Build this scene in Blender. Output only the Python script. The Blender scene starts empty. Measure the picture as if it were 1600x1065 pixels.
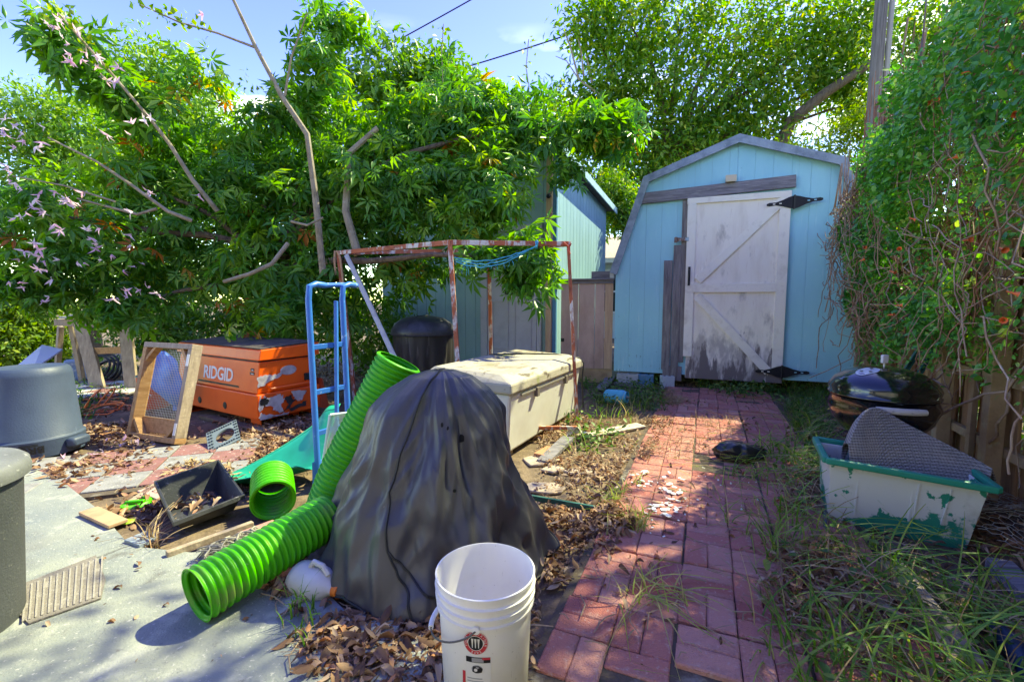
import bpy, bmesh, math, random
import numpy as np
from mathutils import Vector, Matrix, noise as mnoise
R = math.radians
rng = np.random.default_rng(7)
random.seed(7)
sc = bpy.context.scene
col = sc.collection
# ---------------------------------------------------------------- camera
FPX, PITCH, CAMH = 711.0, R(5.02), 1.2
cam_d = bpy.data.cameras.new('camera'); cam = bpy.data.objects.new('camera', cam_d); col.objects.link(cam)
cam.location = (0, 0, CAMH); cam.rotation_euler = (math.pi/2 - PITCH, 0, 0)
cam_d.sensor_width = 36.0; cam_d.lens = 36.0*FPX/1600.0; cam_d.clip_start = 0.05; cam_d.clip_end = 800
sc.camera = cam
# ---------------------------------------------------------------- light
SUN_AZ = math.atan2(0.86, 0.51)          # measured from +Y (view direction) towards +X
SUN_EL = R(52)
S = Vector((math.sin(SUN_AZ)*math.cos(SUN_EL), math.cos(SUN_AZ)*math.cos(SUN_EL), math.sin(SUN_EL)))
sun_d = bpy.data.lights.new('sun', 'SUN'); sun_d.energy = 2.2; sun_d.angle = R(0.5); sun_d.color = (1.0, 0.95, 0.87)
sun = bpy.data.objects.new('sun', sun_d); col.objects.link(sun)
sun.location = S*30; sun.rotation_euler = (-S).to_track_quat('-Z', 'Y').to_euler()
w = bpy.data.worlds.new('World'); sc.world = w; w.use_nodes = True
nt = w.node_tree; nt.nodes.clear()
wo = nt.nodes.new('ShaderNodeOutputWorld'); bg = nt.nodes.new('ShaderNodeBackground'); sky = nt.nodes.new('ShaderNodeTexSky')
sky.sky_type = 'NISHITA'; sky.sun_disc = False; sky.sun_elevation = SUN_EL; sky.sun_rotation = SUN_AZ
sky.air_density = 1.0; sky.dust_density = 0.2; sky.ozone_density = 2.5
bg.inputs[1].default_value = 0.15
# a few low white clouds near the horizon
geo = nt.nodes.new('ShaderNodeTexCoord'); sep = nt.nodes.new('ShaderNodeSeparateXYZ'); nt.links.new(geo.outputs['Generated'], sep.inputs[0])
mp = nt.nodes.new('ShaderNodeMapping'); mp.inputs['Scale'].default_value = (1.6, 1.6, 5.0); nt.links.new(geo.outputs['Generated'], mp.inputs[0])
nz = nt.nodes.new('ShaderNodeTexNoise'); nz.inputs['Scale'].default_value = 2.2; nz.inputs['Detail'].default_value = 6; nt.links.new(mp.outputs[0], nz.inputs[0])
r1 = nt.nodes.new('ShaderNodeMapRange'); r1.inputs[1].default_value = .56; r1.inputs[2].default_value = .70; nt.links.new(nz.outputs[0], r1.inputs[0])
r2 = nt.nodes.new('ShaderNodeMapRange'); r2.inputs[1].default_value = .50; r2.inputs[2].default_value = .36; nt.links.new(sep.outputs[2], r2.inputs[0])
mu = nt.nodes.new('ShaderNodeMath'); mu.operation = 'MULTIPLY'; nt.links.new(r1.outputs[0], mu.inputs[0]); nt.links.new(r2.outputs[0], mu.inputs[1])
mx = nt.nodes.new('ShaderNodeMix'); mx.data_type = 'RGBA'; nt.links.new(mu.outputs[0], mx.inputs[0]); hsv = nt.nodes.new('ShaderNodeHueSaturation'); hsv.inputs['Saturation'].default_value = 1.3; hsv.inputs['Hue'].default_value = .542; nt.links.new(sky.outputs[0], hsv.inputs['Color']); nt.links.new(hsv.outputs[0], mx.inputs[6]); mx.inputs[7].default_value = (5.0, 5.2, 5.6, 1)
nt.links.new(mx.outputs[2], bg.inputs[0]); nt.links.new(bg.outputs[0], wo.inputs[0])
# ---------------------------------------------------------------- exposure
sc.view_settings.view_transform = 'Standard'; sc.view_settings.look = 'None'
sc.view_settings.exposure = 2.4; sc.view_settings.gamma = 1.0; sc.view_settings.use_curve_mapping = False
sc.view_settings.use_white_balance = True; sc.view_settings.white_balance_temperature = 10300; sc.view_settings.white_balance_tint = -22
sc.render.engine = 'CYCLES'
sc.cycles.use_denoising = True
sc.cycles.max_bounces = 8; sc.cycles.diffuse_bounces = 4; sc.cycles.glossy_bounces = 3; sc.cycles.transmission_bounces = 6
sc.cycles.transparent_max_bounces = 8; sc.cycles.caustics_reflective = False; sc.cycles.caustics_refractive = False
sc.cycles.sample_clamp_indirect = 6.0
# ---------------------------------------------------------------- pixel -> place
FW = Vector((0, math.cos(PITCH), -math.sin(PITCH))); UP = Vector((0, math.sin(PITCH), math.cos(PITCH))); RT = Vector((1, 0, 0))
def ray(px, py): return FW + RT*((px-800)/FPX) + UP*((532.5-py)/FPX)
def G(px, py, z=0.0):                       # the point at height z seen at that pixel
    d = ray(px, py); k = (z-CAMH)/d.z; return Vector((0, 0, CAMH)) + d*k
def A(px, py, Y):                           # the point at distance Y in front seen at that pixel
    d = ray(px, py); return Vector((0, 0, CAMH)) + d*(Y/d.y)
# ---------------------------------------------------------------- mesh builder
class MB:
    def __init__(s): s.v = []; s.f = []; s.m = []; s.cur = 0
    def add(s, vs, fs):
        o = len(s.v); s.v += [tuple(v) for v in vs]; s.f += [tuple(i+o for i in f) for f in fs]; s.m += [s.cur]*len(fs)
    def box(s, c, size, rot=None, taper=None):
        x, y, z = [q/2 for q in size]; tx, ty = taper or (1, 1)
        vs = [Vector(p) for p in ((-x,-y,-z),(x,-y,-z),(x,y,-z),(-x,y,-z),(-x*tx,-y*ty,z),(x*tx,-y*ty,z),(x*tx,y*ty,z),(-x*tx,y*ty,z))]
        if rot is not None: vs = [rot @ v for v in vs]
        c = Vector(c)
        s.add([v+c for v in vs], [(0,3,2,1),(4,5,6,7),(0,1,5,4),(1,2,6,5),(2,3,7,6),(3,0,4,7)])
    def bar(s, a, b, w, t, up=(0,0,1)):       # rectangular bar from a to b
        a = Vector(a); b = Vector(b); d = (b-a); L = d.length; d.normalize(); up = Vector(up)
        if abs(d.dot(up)) > .98: up = Vector((0,1,0))
        sd = d.cross(up).normalized(); u = sd.cross(d).normalized()
        M = Matrix((sd, d, u)).transposed()
        s.box((a+b)/2, (w, L, t), M)
    def tube(s, pts, r, n=8, cap=True):
        pts = [Vector(p) for p in pts]; k = len(pts); rr = r if hasattr(r, '__len__') else [r]*k
        t = (pts[1]-pts[0]).normalized(); up = Vector((0,0,1)) if abs(t.z) < .9 else Vector((1,0,0))
        nrm = t.cross(up).normalized(); vs = []
        for i, p in enumerate(pts):
            if 0 < i < k-1: t2 = (pts[i+1]-pts[i-1]).normalized()
            elif i: t2 = (pts[i]-pts[i-1]).normalized()
            else: t2 = t
            nrm = (nrm - t2*nrm.dot(t2))
            nrm = nrm.normalized() if nrm.length > 1e-6 else t2.orthogonal().normalized()
            bn = t2.cross(nrm)
            for j in range(n):
                a = 2*math.pi*j/n; vs.append(p + (nrm*math.cos(a)+bn*math.sin(a))*rr[i])
        fs = [(i*n+j, i*n+(j+1)%n, (i+1)*n+(j+1)%n, (i+1)*n+j) for i in range(k-1) for j in range(n)]
        if cap: fs += [tuple(reversed(range(n))), tuple((k-1)*n+j for j in range(n))]
        s.add(vs, fs)
    def lathe(s, prof, n=32, c=(0,0,0), rot=None, sx=1, sy=1, a0=0, a1=2*math.pi):
        full = abs(a1-a0-2*math.pi) < 1e-6; m = n if full else n+1; vs = []
        c = Vector(c)
        for r, z in prof:
            for j in range(m):
                a = a0+(a1-a0)*j/n; v = Vector((r*math.cos(a)*sx, r*math.sin(a)*sy, z))
                vs.append((rot @ v if rot is not None else v)+c)
        fs = [(i*m+j, i*m+(j+1)%m, (i+1)*m+(j+1)%m, (i+1)*m+j) for i in range(len(prof)-1) for j in range(n)]
        s.add(vs, fs)
    def prism(s, pts, off):                  # planar polygon extruded by off
        pts = [Vector(p) for p in pts]; off = Vector(off); n = len(pts)
        s.add(pts+[p+off for p in pts], [tuple(reversed(range(n))), tuple(range(n, 2*n))]+[(i, (i+1)%n, n+(i+1)%n, n+i) for i in range(n)])
    def grid(s, fn, nu, nv, wrap=False):
        vs = [fn(i/(nu-(0 if wrap else 1)), j/(nv-1)) for j in range(nv) for i in range(nu)]
        fs = []
        for j in range(nv-1):
            for i in range(nu if wrap else nu-1):
                i2 = (i+1) % nu; fs.append((j*nu+i, j*nu+i2, (j+1)*nu+i2, (j+1)*nu+i))
        s.add(vs, fs)
    def build(s, name, mats, parent=None, smooth=True, bevel=0, ang=35, solid=0, world=False, fix=True):
        me = bpy.data.meshes.new(name); me.from_pydata(s.v, [], s.f)
        if not isinstance(mats, (list, tuple)): mats = [mats]
        for m in mats: me.materials.append(m)
        if len(mats) > 1: me.polygons.foreach_set('material_index', s.m)
        if fix:
            bm = bmesh.new(); bm.from_mesh(me); bmesh.ops.recalc_face_normals(bm, faces=bm.faces); bm.to_mesh(me); bm.free()
        if smooth:
            me.polygons.foreach_set('use_smooth', [True]*len(me.polygons)); me.set_sharp_from_angle(angle=R(ang))
        me.update()
        return link(name, me, parent, bevel, solid, world)
def link(name, me, parent=None, bevel=0, solid=0, world=False):
    o = bpy.data.objects.new(name, me); col.objects.link(o)
    if parent is not None:
        o.parent = parent
        if world:
            p = parent; mt = p.matrix_basis.copy()
            while p.parent: mt = p.parent.matrix_basis @ p.matrix_parent_inverse @ mt if False else mt; p = p.parent
            o.matrix_parent_inverse = wm(parent).inverted()
    if solid:
        md = o.modifiers.new('solid', 'SOLIDIFY'); md.thickness = solid; md.offset = 0
    if bevel:
        md = o.modifiers.new('bevel', 'BEVEL'); md.width = bevel; md.segments = 2; md.limit_method = 'ANGLE'; md.angle_limit = R(40)
    return o
def wm(o):
    if o.parent: return wm(o.parent) @ o.matrix_parent_inverse @ o.matrix_basis
    return o.matrix_basis.copy()
def thing(name, label, cat, loc=(0,0,0), rot=(0,0,0), group=None):
    o = bpy.data.objects.new(name, None); col.objects.link(o); o.location = loc; o.rotation_euler = rot; o.empty_display_size = .1
    return tag(o, label, cat, group)
def tag(o, label, cat, group=None, kind=None):
    o['label'] = label
    if cat: o['category'] = cat
    if group: o['group'] = group
    if kind: o['kind'] = kind
    return o
def struct(o): o['kind'] = 'structure'; return o
def stuff(o): o['kind'] = 'stuff'; return o
def copy_tree(o, parent=None):
    c = o.copy(); col.objects.link(c); c.parent = parent
    for ch in list(o.children): copy_tree(ch, c)
    return c
def rotz(a): return Matrix.Rotation(a, 3, 'Z')
def basis(x, y, z): return Matrix((x, y, z)).transposed()
# ---------------------------------------------------------------- materials
def hexc(h):
    h = h.lstrip('#'); c = [int(h[i:i+2], 16)/255 for i in (0, 2, 4)]
    return tuple((q/12.92 if q <= .04045 else ((q+.055)/1.055)**2.4) for q in c)
def N(nt, t, **kw):
    n = nt.nodes.new(t)
    for k, v in kw.items(): setattr(n, k, v)
    return n
def mat(name, base, rough=.6, layers=(), bump=0, bscale=60, bstretch=(1,1,1), metal=0, spec=.4, rnd=0, rndcols=None, trans=0, coat=0, alpha=1, zmask=None, sheen=0):
    """layers: (colour, noise scale, lo, hi, stretch[, axis-gradient (axis, from, to, push)])"""
    m = bpy.data.materials.new(name); m.use_nodes = True; t = m.node_tree; L = t.links
    p = t.nodes['Principled BSDF']; p.inputs['Roughness'].default_value = rough; p.inputs['Metallic'].default_value = metal
    p.inputs['Specular IOR Level'].default_value = spec
    if coat: p.inputs['Coat Weight'].default_value = coat
    if trans: p.inputs['Transmission Weight'].default_value = trans
    if alpha < 1: p.inputs['Alpha'].default_value = alpha
    if sheen: p.inputs['Sheen Weight'].default_value = sheen
    tc = N(t, 'ShaderNodeTexCoord')
    rgb = N(t, 'ShaderNodeRGB'); rgb.outputs[0].default_value = (*base, 1); cur = rgb.outputs[0]
    if rndcols:
        oi = N(t, 'ShaderNodeObjectInfo'); cr = N(t, 'ShaderNodeValToRGB'); el = cr.color_ramp.elements
        while len(el) < len(rndcols): el.new(.5)
        for i, c in enumerate(rndcols): el[i].position = i/(len(rndcols)-1); el[i].color = (*c, 1)
        L.new(oi.outputs['Random'], cr.inputs[0]); cur = cr.outputs[0]
    for ly in layers:
        c, s, lo, hi = ly[:4]; st = ly[4] if len(ly) > 4 else (1,1,1)
        mp = N(t, 'ShaderNodeMapping'); mp.inputs['Scale'].default_value = st; L.new(tc.outputs['Object'], mp.inputs[0])
        nz = N(t, 'ShaderNodeTexNoise'); nz.inputs['Scale'].default_value = s; nz.inputs['Detail'].default_value = 7; nz.inputs['Roughness'].default_value = .62
        L.new(mp.outputs[0], nz.inputs[0]); val = nz.outputs[0]
        if len(ly) > 5 and ly[5]:
            ax, a, b, push = ly[5]
            sp = N(t, 'ShaderNodeSeparateXYZ'); L.new(tc.outputs['Object'], sp.inputs[0])
            mr = N(t, 'ShaderNodeMapRange'); mr.inputs[1].default_value = a; mr.inputs[2].default_value = b; mr.inputs[3].default_value = 0; mr.inputs[4].default_value = push
            L.new(sp.outputs['XYZ'.index(ax)], mr.inputs[0])
            ad = N(t, 'ShaderNodeMath', operation='ADD'); L.new(val, ad.inputs[0]); L.new(mr.outputs[0], ad.inputs[1]); val = ad.outputs[0]
        mr = N(t, 'ShaderNodeMapRange'); mr.inputs[1].default_value = lo; mr.inputs[2].default_value = hi; L.new(val, mr.inputs[0])
        mx = N(t, 'ShaderNodeMix', data_type='RGBA'); L.new(mr.outputs[0], mx.inputs[0]); L.new(cur, mx.inputs[6]); mx.inputs[7].default_value = (*c, 1); cur = mx.outputs[2]
    L.new(cur, p.inputs['Base Color'])
    if bump:
        mp = N(t, 'ShaderNodeMapping'); mp.inputs['Scale'].default_value = bstretch; L.new(tc.outputs['Object'], mp.inputs[0])
        nz = N(t, 'ShaderNodeTexNoise'); nz.inputs['Scale'].default_value = bscale; nz.inputs['Detail'].default_value = 6; L.new(mp.outputs[0], nz.inputs[0])
        bp = N(t, 'ShaderNodeBump'); bp.inputs['Strength'].default_value = bump; bp.inputs['Distance'].default_value = .01
        L.new(nz.outputs[0], bp.inputs['Height']); L.new(bp.outputs[0], p.inputs['Normal'])
    return m
def leafmat(name, cols, rough=.45, tl=.35, spec=.4):
    m = bpy.data.materials.new(name); m.use_nodes = True; t = m.node_tree; L = t.links; p = t.nodes['Principled BSDF']; out = t.nodes['Material Output']
    at = N(t, 'ShaderNodeAttribute', attribute_name='rnd'); cr = N(t, 'ShaderNodeValToRGB'); el = cr.color_ramp.elements
    while len(el) < len(cols): el.new(.5)
    for i, c in enumerate(cols):
        if len(c) == 2: el[i].position, cc = c[0], c[1]
        else: el[i].position, cc = i/(len(cols)-1), c
        el[i].color = (*cc, 1)
    L.new(at.outputs['Fac'], cr.inputs[0]); L.new(cr.outputs[0], p.inputs['Base Color'])
    p.inputs['Roughness'].default_value = rough; p.inputs['Specular IOR Level'].default_value = spec
    if tl:
        tr = N(t, 'ShaderNodeBsdfTranslucent'); ms = N(t, 'ShaderNodeMixShader'); ms.inputs[0].default_value = tl
        hs = N(t, 'ShaderNodeHueSaturation'); hs.inputs['Hue'].default_value = .488; hs.inputs['Saturation'].default_value = 1.15; hs.inputs['Value'].default_value = 1.7
        L.new(cr.outputs[0], hs.inputs['Color']); L.new(hs.outputs[0], tr.inputs[0])
        L.new(p.outputs[0], ms.inputs[1]); L.new(tr.outputs[0], ms.inputs[2]); L.new(ms.outputs[0], out.inputs[0])
    return m
# ---------------------------------------------------------------- leaf clouds (numpy)
def leaf_oval(w=.42, fold=.12, droop=.12):
    v = np.array([(0,0,0),(-w/2,.38,fold*w),(0,.42,-.0),(w/2,.38,fold*w),(0,1,-droop)], float)
    f = [(0,2,1),(0,3,2),(1,2,4),(2,3,4)]
    return v, f
def leaf_smooth(w=.42, fold=.15, droop=.15, curl=0., secs=(.22,.5,.78)):
    vs = [(0,0,0)]; fs = []
    for t in secs:
        hw = w*.5*math.sin(math.pi*min(1, t**.85))**1.0; z = -droop*t*t+curl*math.sin(t*5)
        vs += [(-hw, t, z+fold*hw), (0, t, z), (hw, t, z+fold*hw)]
    vs.append((0, 1, -droop+curl*math.sin(5))); n = len(secs)
    fs += [(0,2,1),(0,3,2)]
    for i in range(n-1):
        a = 1+3*i; b = a+3; fs += [(a,a+1,b+1),(a,b+1,b),(a+1,a+2,b+2),(a+1,b+2,b+1)]
    a = 1+3*(n-1); e = len(vs)-1; fs += [(a,a+1,e),(a+1,a+2,e)]
    return np.array(vs, float), fs
def leaf_diamond(w=.5, fold=.1):
    v = np.array([(0,0,0),(-w/2,.45,fold),(w/2,.45,fold),(0,1,-.05)], float); return v, [(0,2,3),(0,3,1)]
def leaf_palmate(n=6, w=.27, droop=.35, spread=150):
    vs = []; fs = []
    for i in range(n):
        a = R(-spread + 2*spread*i/(n-1)); L = 1 - .32*abs(i-(n-1)/2)/((n-1)/2)
        d = np.array((math.sin(a), math.cos(a), 0)); s = np.array((math.cos(a), -math.sin(a), 0)); o = len(vs)
        for q, ww, zz in ((.06,0,0),(.5,-w/2,.05),(.5,w/2,.05),(1,0,0)):
            z = -droop*(q**2)*L + zz*.6
            vs.append(tuple(d*q*L*(1-.1*q)+s*ww*L+np.array((0,0,z))))
        fs += [(o,o+2,o+3),(o,o+3,o+1)]
    return np.array(vs, float), fs
def norm(a): return a/np.maximum(np.linalg.norm(a, axis=-1, keepdims=True), 1e-9)
def leafcloud(name, tmpl, pos, axis, nrm, size, m, parent=None, rnd=None, kind='stuff', world=True):
    tv, tf = tmpl; n = len(pos); pos = np.asarray(pos, float)
    y = norm(np.asarray(axis, float)); z = np.asarray(nrm, float); z = z - y*np.sum(z*y, 1, keepdims=True); z = norm(z); x = np.cross(y, z)
    sz = np.asarray(size, float).reshape(-1, 1, 1) if hasattr(size, '__len__') else np.full((n,1,1), size)
    V = (tv[None,:,0,None]*x[:,None]+tv[None,:,1,None]*y[:,None]+tv[None,:,2,None]*z[:,None])*sz+pos[:,None]
    k = len(tv); V = V.reshape(-1, 3)
    F = (np.array(tf)[None]+(np.arange(n)*k)[:,None,None]).reshape(-1, 3)
    me = bpy.data.meshes.new(name); me.vertices.add(len(V)); me.vertices.foreach_set('co', V.astype(np.float32).ravel())
    me.loops.add(F.size); me.loops.foreach_set('vertex_index', F.astype(np.int32).ravel())
    me.polygons.add(len(F)); me.polygons.foreach_set('loop_start', np.arange(0, F.size, 3, dtype=np.int32)); 
    me.update(calc_edges=True)
    if rnd is None: rnd = rng.random(n)
    at = me.attributes.new('rnd', 'FLOAT', 'POINT'); at.data.foreach_set('value', np.repeat(rnd, k).astype(np.float32))
    me.materials.append(m)
    o = link(name, me, parent, world=world)
    if kind: o['kind'] = kind
    return o
def rand_unit(n):
    a = rng.normal(size=(n, 3)); return norm(a)
def blob_points(blobs, per, shell=.55, power=1.0):
    """blobs: (centre, (rx,ry,rz)); points biased to the outer shell; returns pos, outward"""
    P = []; O = []
    for b in blobs:
        c, r = b[0], b[1]; n = int(per*(b[2] if len(b) > 2 else 1))
        d = rand_unit(n); rad = (shell+(1-shell)*rng.random(n)**.6)*(1+.12*rng.normal(size=n))
        nzv = np.array([mnoise.noise(Vector(q*2.3)+Vector(c)) for q in d])
        rad = rad*(1+.35*nzv)
        P.append(np.array(c)[None]+d*rad[:,None]*np.array(r)[None]); O.append(d)
    return np.concatenate(P), np.concatenate(O)
def mkfont(txt, size, extrude=.0006, offset=0.0, spacing=1.0, bold=False):
    cu = bpy.data.curves.new('lettering', 'FONT'); cu.body = txt; cu.size = size; cu.extrude = extrude; cu.align_x = 'CENTER'; cu.align_y = 'CENTER'
    cu.offset = offset; cu.space_character = spacing; cu.resolution_u = 3
    o = bpy.data.objects.new('lettering', cu); col.objects.link(o)
    bpy.context.view_layer.update(); dg = bpy.context.evaluated_depsgraph_get()
    me = bpy.data.meshes.new_from_object(o.evaluated_get(dg)); bpy.data.objects.remove(o); bpy.data.curves.remove(cu)
    return me
def text_on(txt, size, m, fn, name='lettering', parent=None, offset=0., spacing=1.0, sub=0, world=False):
    """flat text mesh mapped through fn(x, y, z) -> point"""
    me = mkfont(txt, size, offset=offset, spacing=spacing)
    for v in me.vertices: v.co = fn(v.co.x, v.co.y, v.co.z)
    me.materials.clear(); me.materials.append(m); me.name = name
    return link(name, me, parent, world=world)
# ================================================================ materials for the setting
SOIL = mat('soil', (.13,.09,.06), .95, [((.22,.155,.10), 3, .45, .62), ((.08,.055,.037), 14, .5, .7), ((.28,.21,.15), 40, .58, .7)], bump=.8, bscale=55)
CONC = mat('concrete', (.27,.28,.25), .9, [((.18,.20,.21), 1.6, .42, .62), ((.15,.15,.15), .9, .54, .70), ((.11,.105,.10), 3.5, .62, .74), ((.41,.41,.36), 5, .55, .7), ((.17,.17,.17), 22, .62, .72), ((.42,.41,.38), 60, .6, .68)], bump=.5, bscale=150)
BRICK = mat('brick', (.3,.1,.1), .9, [((.27,.09,.08), 9, .5, .75), ((.55,.33,.28), 4, .48, .75), ((.55,.36,.32), 55, .56, .72), ((.50,.45,.40), 12, .66, .74)], bump=.9, bscale=170,
            rndcols=[(.40,.13,.11), (.50,.20,.16), (.44,.155,.13), (.56,.27,.22), (.38,.115,.10), (.49,.19,.165)])
def cracks(m, scale=.8, w=.006, dark=(.07,.065,.06)):
    t = m.node_tree; L = t.links; p = t.nodes['Principled BSDF']; src = p.inputs['Base Color'].links[0].from_socket; tc = N(t, 'ShaderNodeTexCoord')
    nz = N(t, 'ShaderNodeTexNoise'); nz.inputs['Scale'].default_value = 2.5; nz.inputs['Detail'].default_value = 5; L.new(tc.outputs['Object'], nz.inputs[0])
    mx = N(t, 'ShaderNodeMix', data_type='RGBA'); mx.inputs[0].default_value = .35; L.new(tc.outputs['Object'], mx.inputs[6]); L.new(nz.outputs['Color'], mx.inputs[7])
    vo = N(t, 'ShaderNodeTexVoronoi', feature='DISTANCE_TO_EDGE'); vo.inputs['Scale'].default_value = scale; L.new(mx.outputs[2], vo.inputs['Vector'])
    mr = N(t, 'ShaderNodeMapRange'); mr.inputs[1].default_value = 0; mr.inputs[2].default_value = w; mr.inputs[3].default_value = .85; mr.inputs[4].default_value = 0; L.new(vo.outputs['Distance'], mr.inputs[0])
    m2_ = N(t, 'ShaderNodeMix', data_type='RGBA'); L.new(mr.outputs[0], m2_.inputs[0]); L.new(src, m2_.inputs[6]); m2_.inputs[7].default_value = (*dark, 1); L.new(m2_.outputs[2], p.inputs['Base Color'])
cracks(CONC)
JOINT = mat('joint_sand', (.10,.075,.055), .95, [((.30,.27,.23), 6, .56, .7), ((.05,.06,.03), 9, .58, .66)], bump=.6, bscale=90)
BLUE = mat('blue_paint', (.34,.66,.73), .7, [((.29,.60,.68), 2.2, .42, .66, (1,1,.4)), ((.38,.68,.74), 10, .64, .74), ((.55,.78,.80), 5, .60, .72, (5,5,.35)), ((.22,.40,.42), 6, .63, .78, (6,6,.25)), ((.07,.10,.08), 26, .68, .76, (1,1,.5), ('Z', .9, .1, .10))], bump=.25, bscale=60, bstretch=(6,6,.5))
BLUE2 = mat('lean_to_paint', (.30,.50,.57), .7, [((.25,.43,.50), 2.0, .42, .66, (1,1,.4)), ((.30,.47,.52), 12, .62, .74)], bump=.25, bscale=60, bstretch=(6,6,.5))
TEALW = mat('teal_wall', (.30,.46,.46), .75, [((.25,.40,.41), 3, .45, .65, (1,1,.4))], bump=.25, bscale=60, bstretch=(6,6,.5))
GREYTRIM = mat('weathered_trim', (.30,.36,.42), .8, [((.18,.22,.27), 7, .45, .65), ((.55,.58,.58), 25, .62, .72)], bump=.3, bscale=70)
GREYWOOD = mat('grey_wood', (.27,.24,.23), .9, [((.14,.12,.12), 5, .42, .65, (7,7,.6)), ((.42,.38,.35), 9, .55, .7, (9,9,.5)), ((.06,.05,.05), 30, .66, .74)], bump=.6, bscale=40, bstretch=(8,8,.5))
GREYWOODX = mat('grey_wood_along', (.25,.23,.25), .9, [((.13,.12,.13), 5, .42, .65, (.6,7,7)), ((.40,.37,.36), 9, .55, .7, (.5,9,9)), ((.06,.05,.05), 30, .66, .74)], bump=.6, bscale=40, bstretch=(.5,8,8))
DOORW = mat('peeling_white', (.88,.80,.68), .75, [((.76,.67,.55), 3, .5, .75, (3,3,.6)), ((.74,.62,.50), 14, .6, .75, (4,4,.4)), ((.52,.46,.40), 4.5, .60, .74, (1.6,1.6,.6), ('Z', 1.1, .15, .28)), ((.20,.165,.15), 4.5, .68, .76, (2.2,2.2,.55), ('Z', .95, .15, .32)), ((.30,.26,.23), 30, .71, .76, (2,2,.4))], bump=.35, bscale=45, bstretch=(7,7,.5))
DOORTRIM = mat('peeling_trim', (.88,.81,.69), .75, [((.68,.60,.50), 6, .54, .74), ((.30,.27,.25), 16, .68, .74)], bump=.5, bscale=40, bstretch=(5,5,2))
PINKW = mat('pinkish_board', (.56,.39,.32), .8, [((.40,.26,.21), 3, .42, .65, (1,1,.4)), ((.55,.38,.30), 20, .6, .75, (4,4,.4))], bump=.2, bscale=50, bstretch=(6,6,.5))
TANW = mat('tan_board', (.55,.37,.23), .8, [((.42,.27,.17), 5, .45, .7, (6,6,.5)), ((.62,.44,.30), 15, .58, .72, (6,6,.4))], bump=.3, bscale=50, bstretch=(6,6,.5))
BLACKIRON = mat('black_iron', (.012,.012,.014), .5, [((.05,.04,.035), 30, .6, .75)], spec=.4)
ROOFM = mat('shingle_roof', (.15,.15,.16), .95, [((.08,.08,.085), 25, .45, .65)], bump=.5, bscale=90)
FENCE = mat('fence_board', (.38,.22,.11), .85, [((.24,.13,.065), 4, .42, .66, (8,8,.5)), ((.48,.31,.17), 9, .55, .72, (9,9,.4)), ((.28,.26,.16), 6, .62, .75)], bump=.5, bscale=40, bstretch=(8,8,.5),)
FENCE2 = mat('fence_rail', (.46,.32,.18), .85, [((.30,.20,.11), 5, .42, .66), ((.42,.40,.24), 9, .58, .72)], bump=.5, bscale=60)
BARK = mat('bark', (.17,.12,.085), .9, [((.08,.055,.04), 9, .45, .65, (2,2,.5)), ((.28,.23,.17), 20, .58, .72)], bump=.8, bscale=35, bstretch=(3,3,.8))
BARKL = mat('pale_bark', (.33,.27,.19), .85, [((.20,.16,.10), 9, .45, .65), ((.42,.38,.28), 20, .58, .72)], bump=.5, bscale=45)
POLEM = mat('pole_wood', (.20,.18,.18), .9, [((.10,.09,.09), 5, .45, .65, (7,7,.3)), ((.28,.25,.25), 9, .56, .72, (8,8,.3))], bump=.6, bscale=40, bstretch=(8,8,.4))
# ================================================================ ground
def axis_pts(a, b, step, far):
    near = np.arange(a, b+1e-6, step); e = []
    d = step*2; p = b
    while p < far: p += d; d *= 1.7; e.append(p)
    q = a; d = step*2; f = []
    while q > -far: q -= d; d *= 1.7; f.append(q)
    return np.array(f[::-1]+list(near)+e)
gx = axis_pts(-6, 6, .12, 300); gy = axis_pts(0, 10, .12, 300)
mb = MB()
def gz(x, y):
    k = 1.0 if (abs(x) < 7 and 0 < y < 11) else .2
    return k*(.014*mnoise.noise(Vector((x*2.1, y*2.1, .3)))+.006*mnoise.noise(Vector((x*7, y*7, 1.3))))
mb.v = [(x, y, gz(x, y)) for y in gy for x in gx]; nx = len(gx)
mb.f = [(j*nx+i, j*nx+i+1, (j+1)*nx+i+1, (j+1)*nx+i) for j in range(len(gy)-1) for i in range(nx-1)]; mb.m = [0]*len(mb.f)
ground = struct(mb.build('ground', SOIL, fix=False)); ground['label'] = 'bare brown earth of the back yard under leaf litter'
# concrete patio slab at the front left
mb = MB()
pp = [G(*q) for q in ((-260, 1400), (700, 1400), (640, 1080), (560, 985), (480, 905), (395, 862), (300, 872), (205, 862), (150, 800), (90, 752), (30, 730), (-120, 735), (-420, 800))]
mb.prism([Vector((p.x, p.y, .004)) for p in pp], (0, 0, .026))
patio = struct(mb.build('concrete_patio', CONC, smooth=False)); patio['label'] = 'worn pale concrete patio slab'
PATZ = .03
# ================================================================ brick path: basket-weave bricks in 16 inch squares
pth = R(23.2); PU = Vector((math.cos(pth), -math.sin(pth), 0)); PV = Vector((-math.sin(pth), -math.cos(pth), 0)); P0 = Vector((2.16, 6.22, 0))
def PP(a, b, z=0): return P0+PU*a+PV*b+Vector((0, 0, z))
mb = MB(); mb.prism([PP(-.03, -.05, -.02), PP(1.26, -.05, -.02), PP(1.26, 5.9, -.02), PP(-.03, 5.9, -.02)], (0, 0, .045))
path = struct(mb.build('brick_path', JOINT, smooth=False)); path['label'] = 'red basket-weave brick path leading to the blue shed door'
bmeshes = []
for k in range(5):
    m2 = MB(); m2.box((0, 0, 0), (.196, .097, .05))
    o = m2.build('brick', BRICK, smooth=False); me = o.data
    for v in me.vertices: v.co += Vector([random.uniform(-.0022, .0022) for _ in range(3)])
    bm = bmesh.new(); bm.from_mesh(me); bmesh.ops.bevel(bm, geom=list(bm.edges), offset=.005, segments=1, affect='EDGES'); bm.to_mesh(me); bm.free()
    bpy.data.objects.remove(o); bmeshes.append(me)
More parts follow.
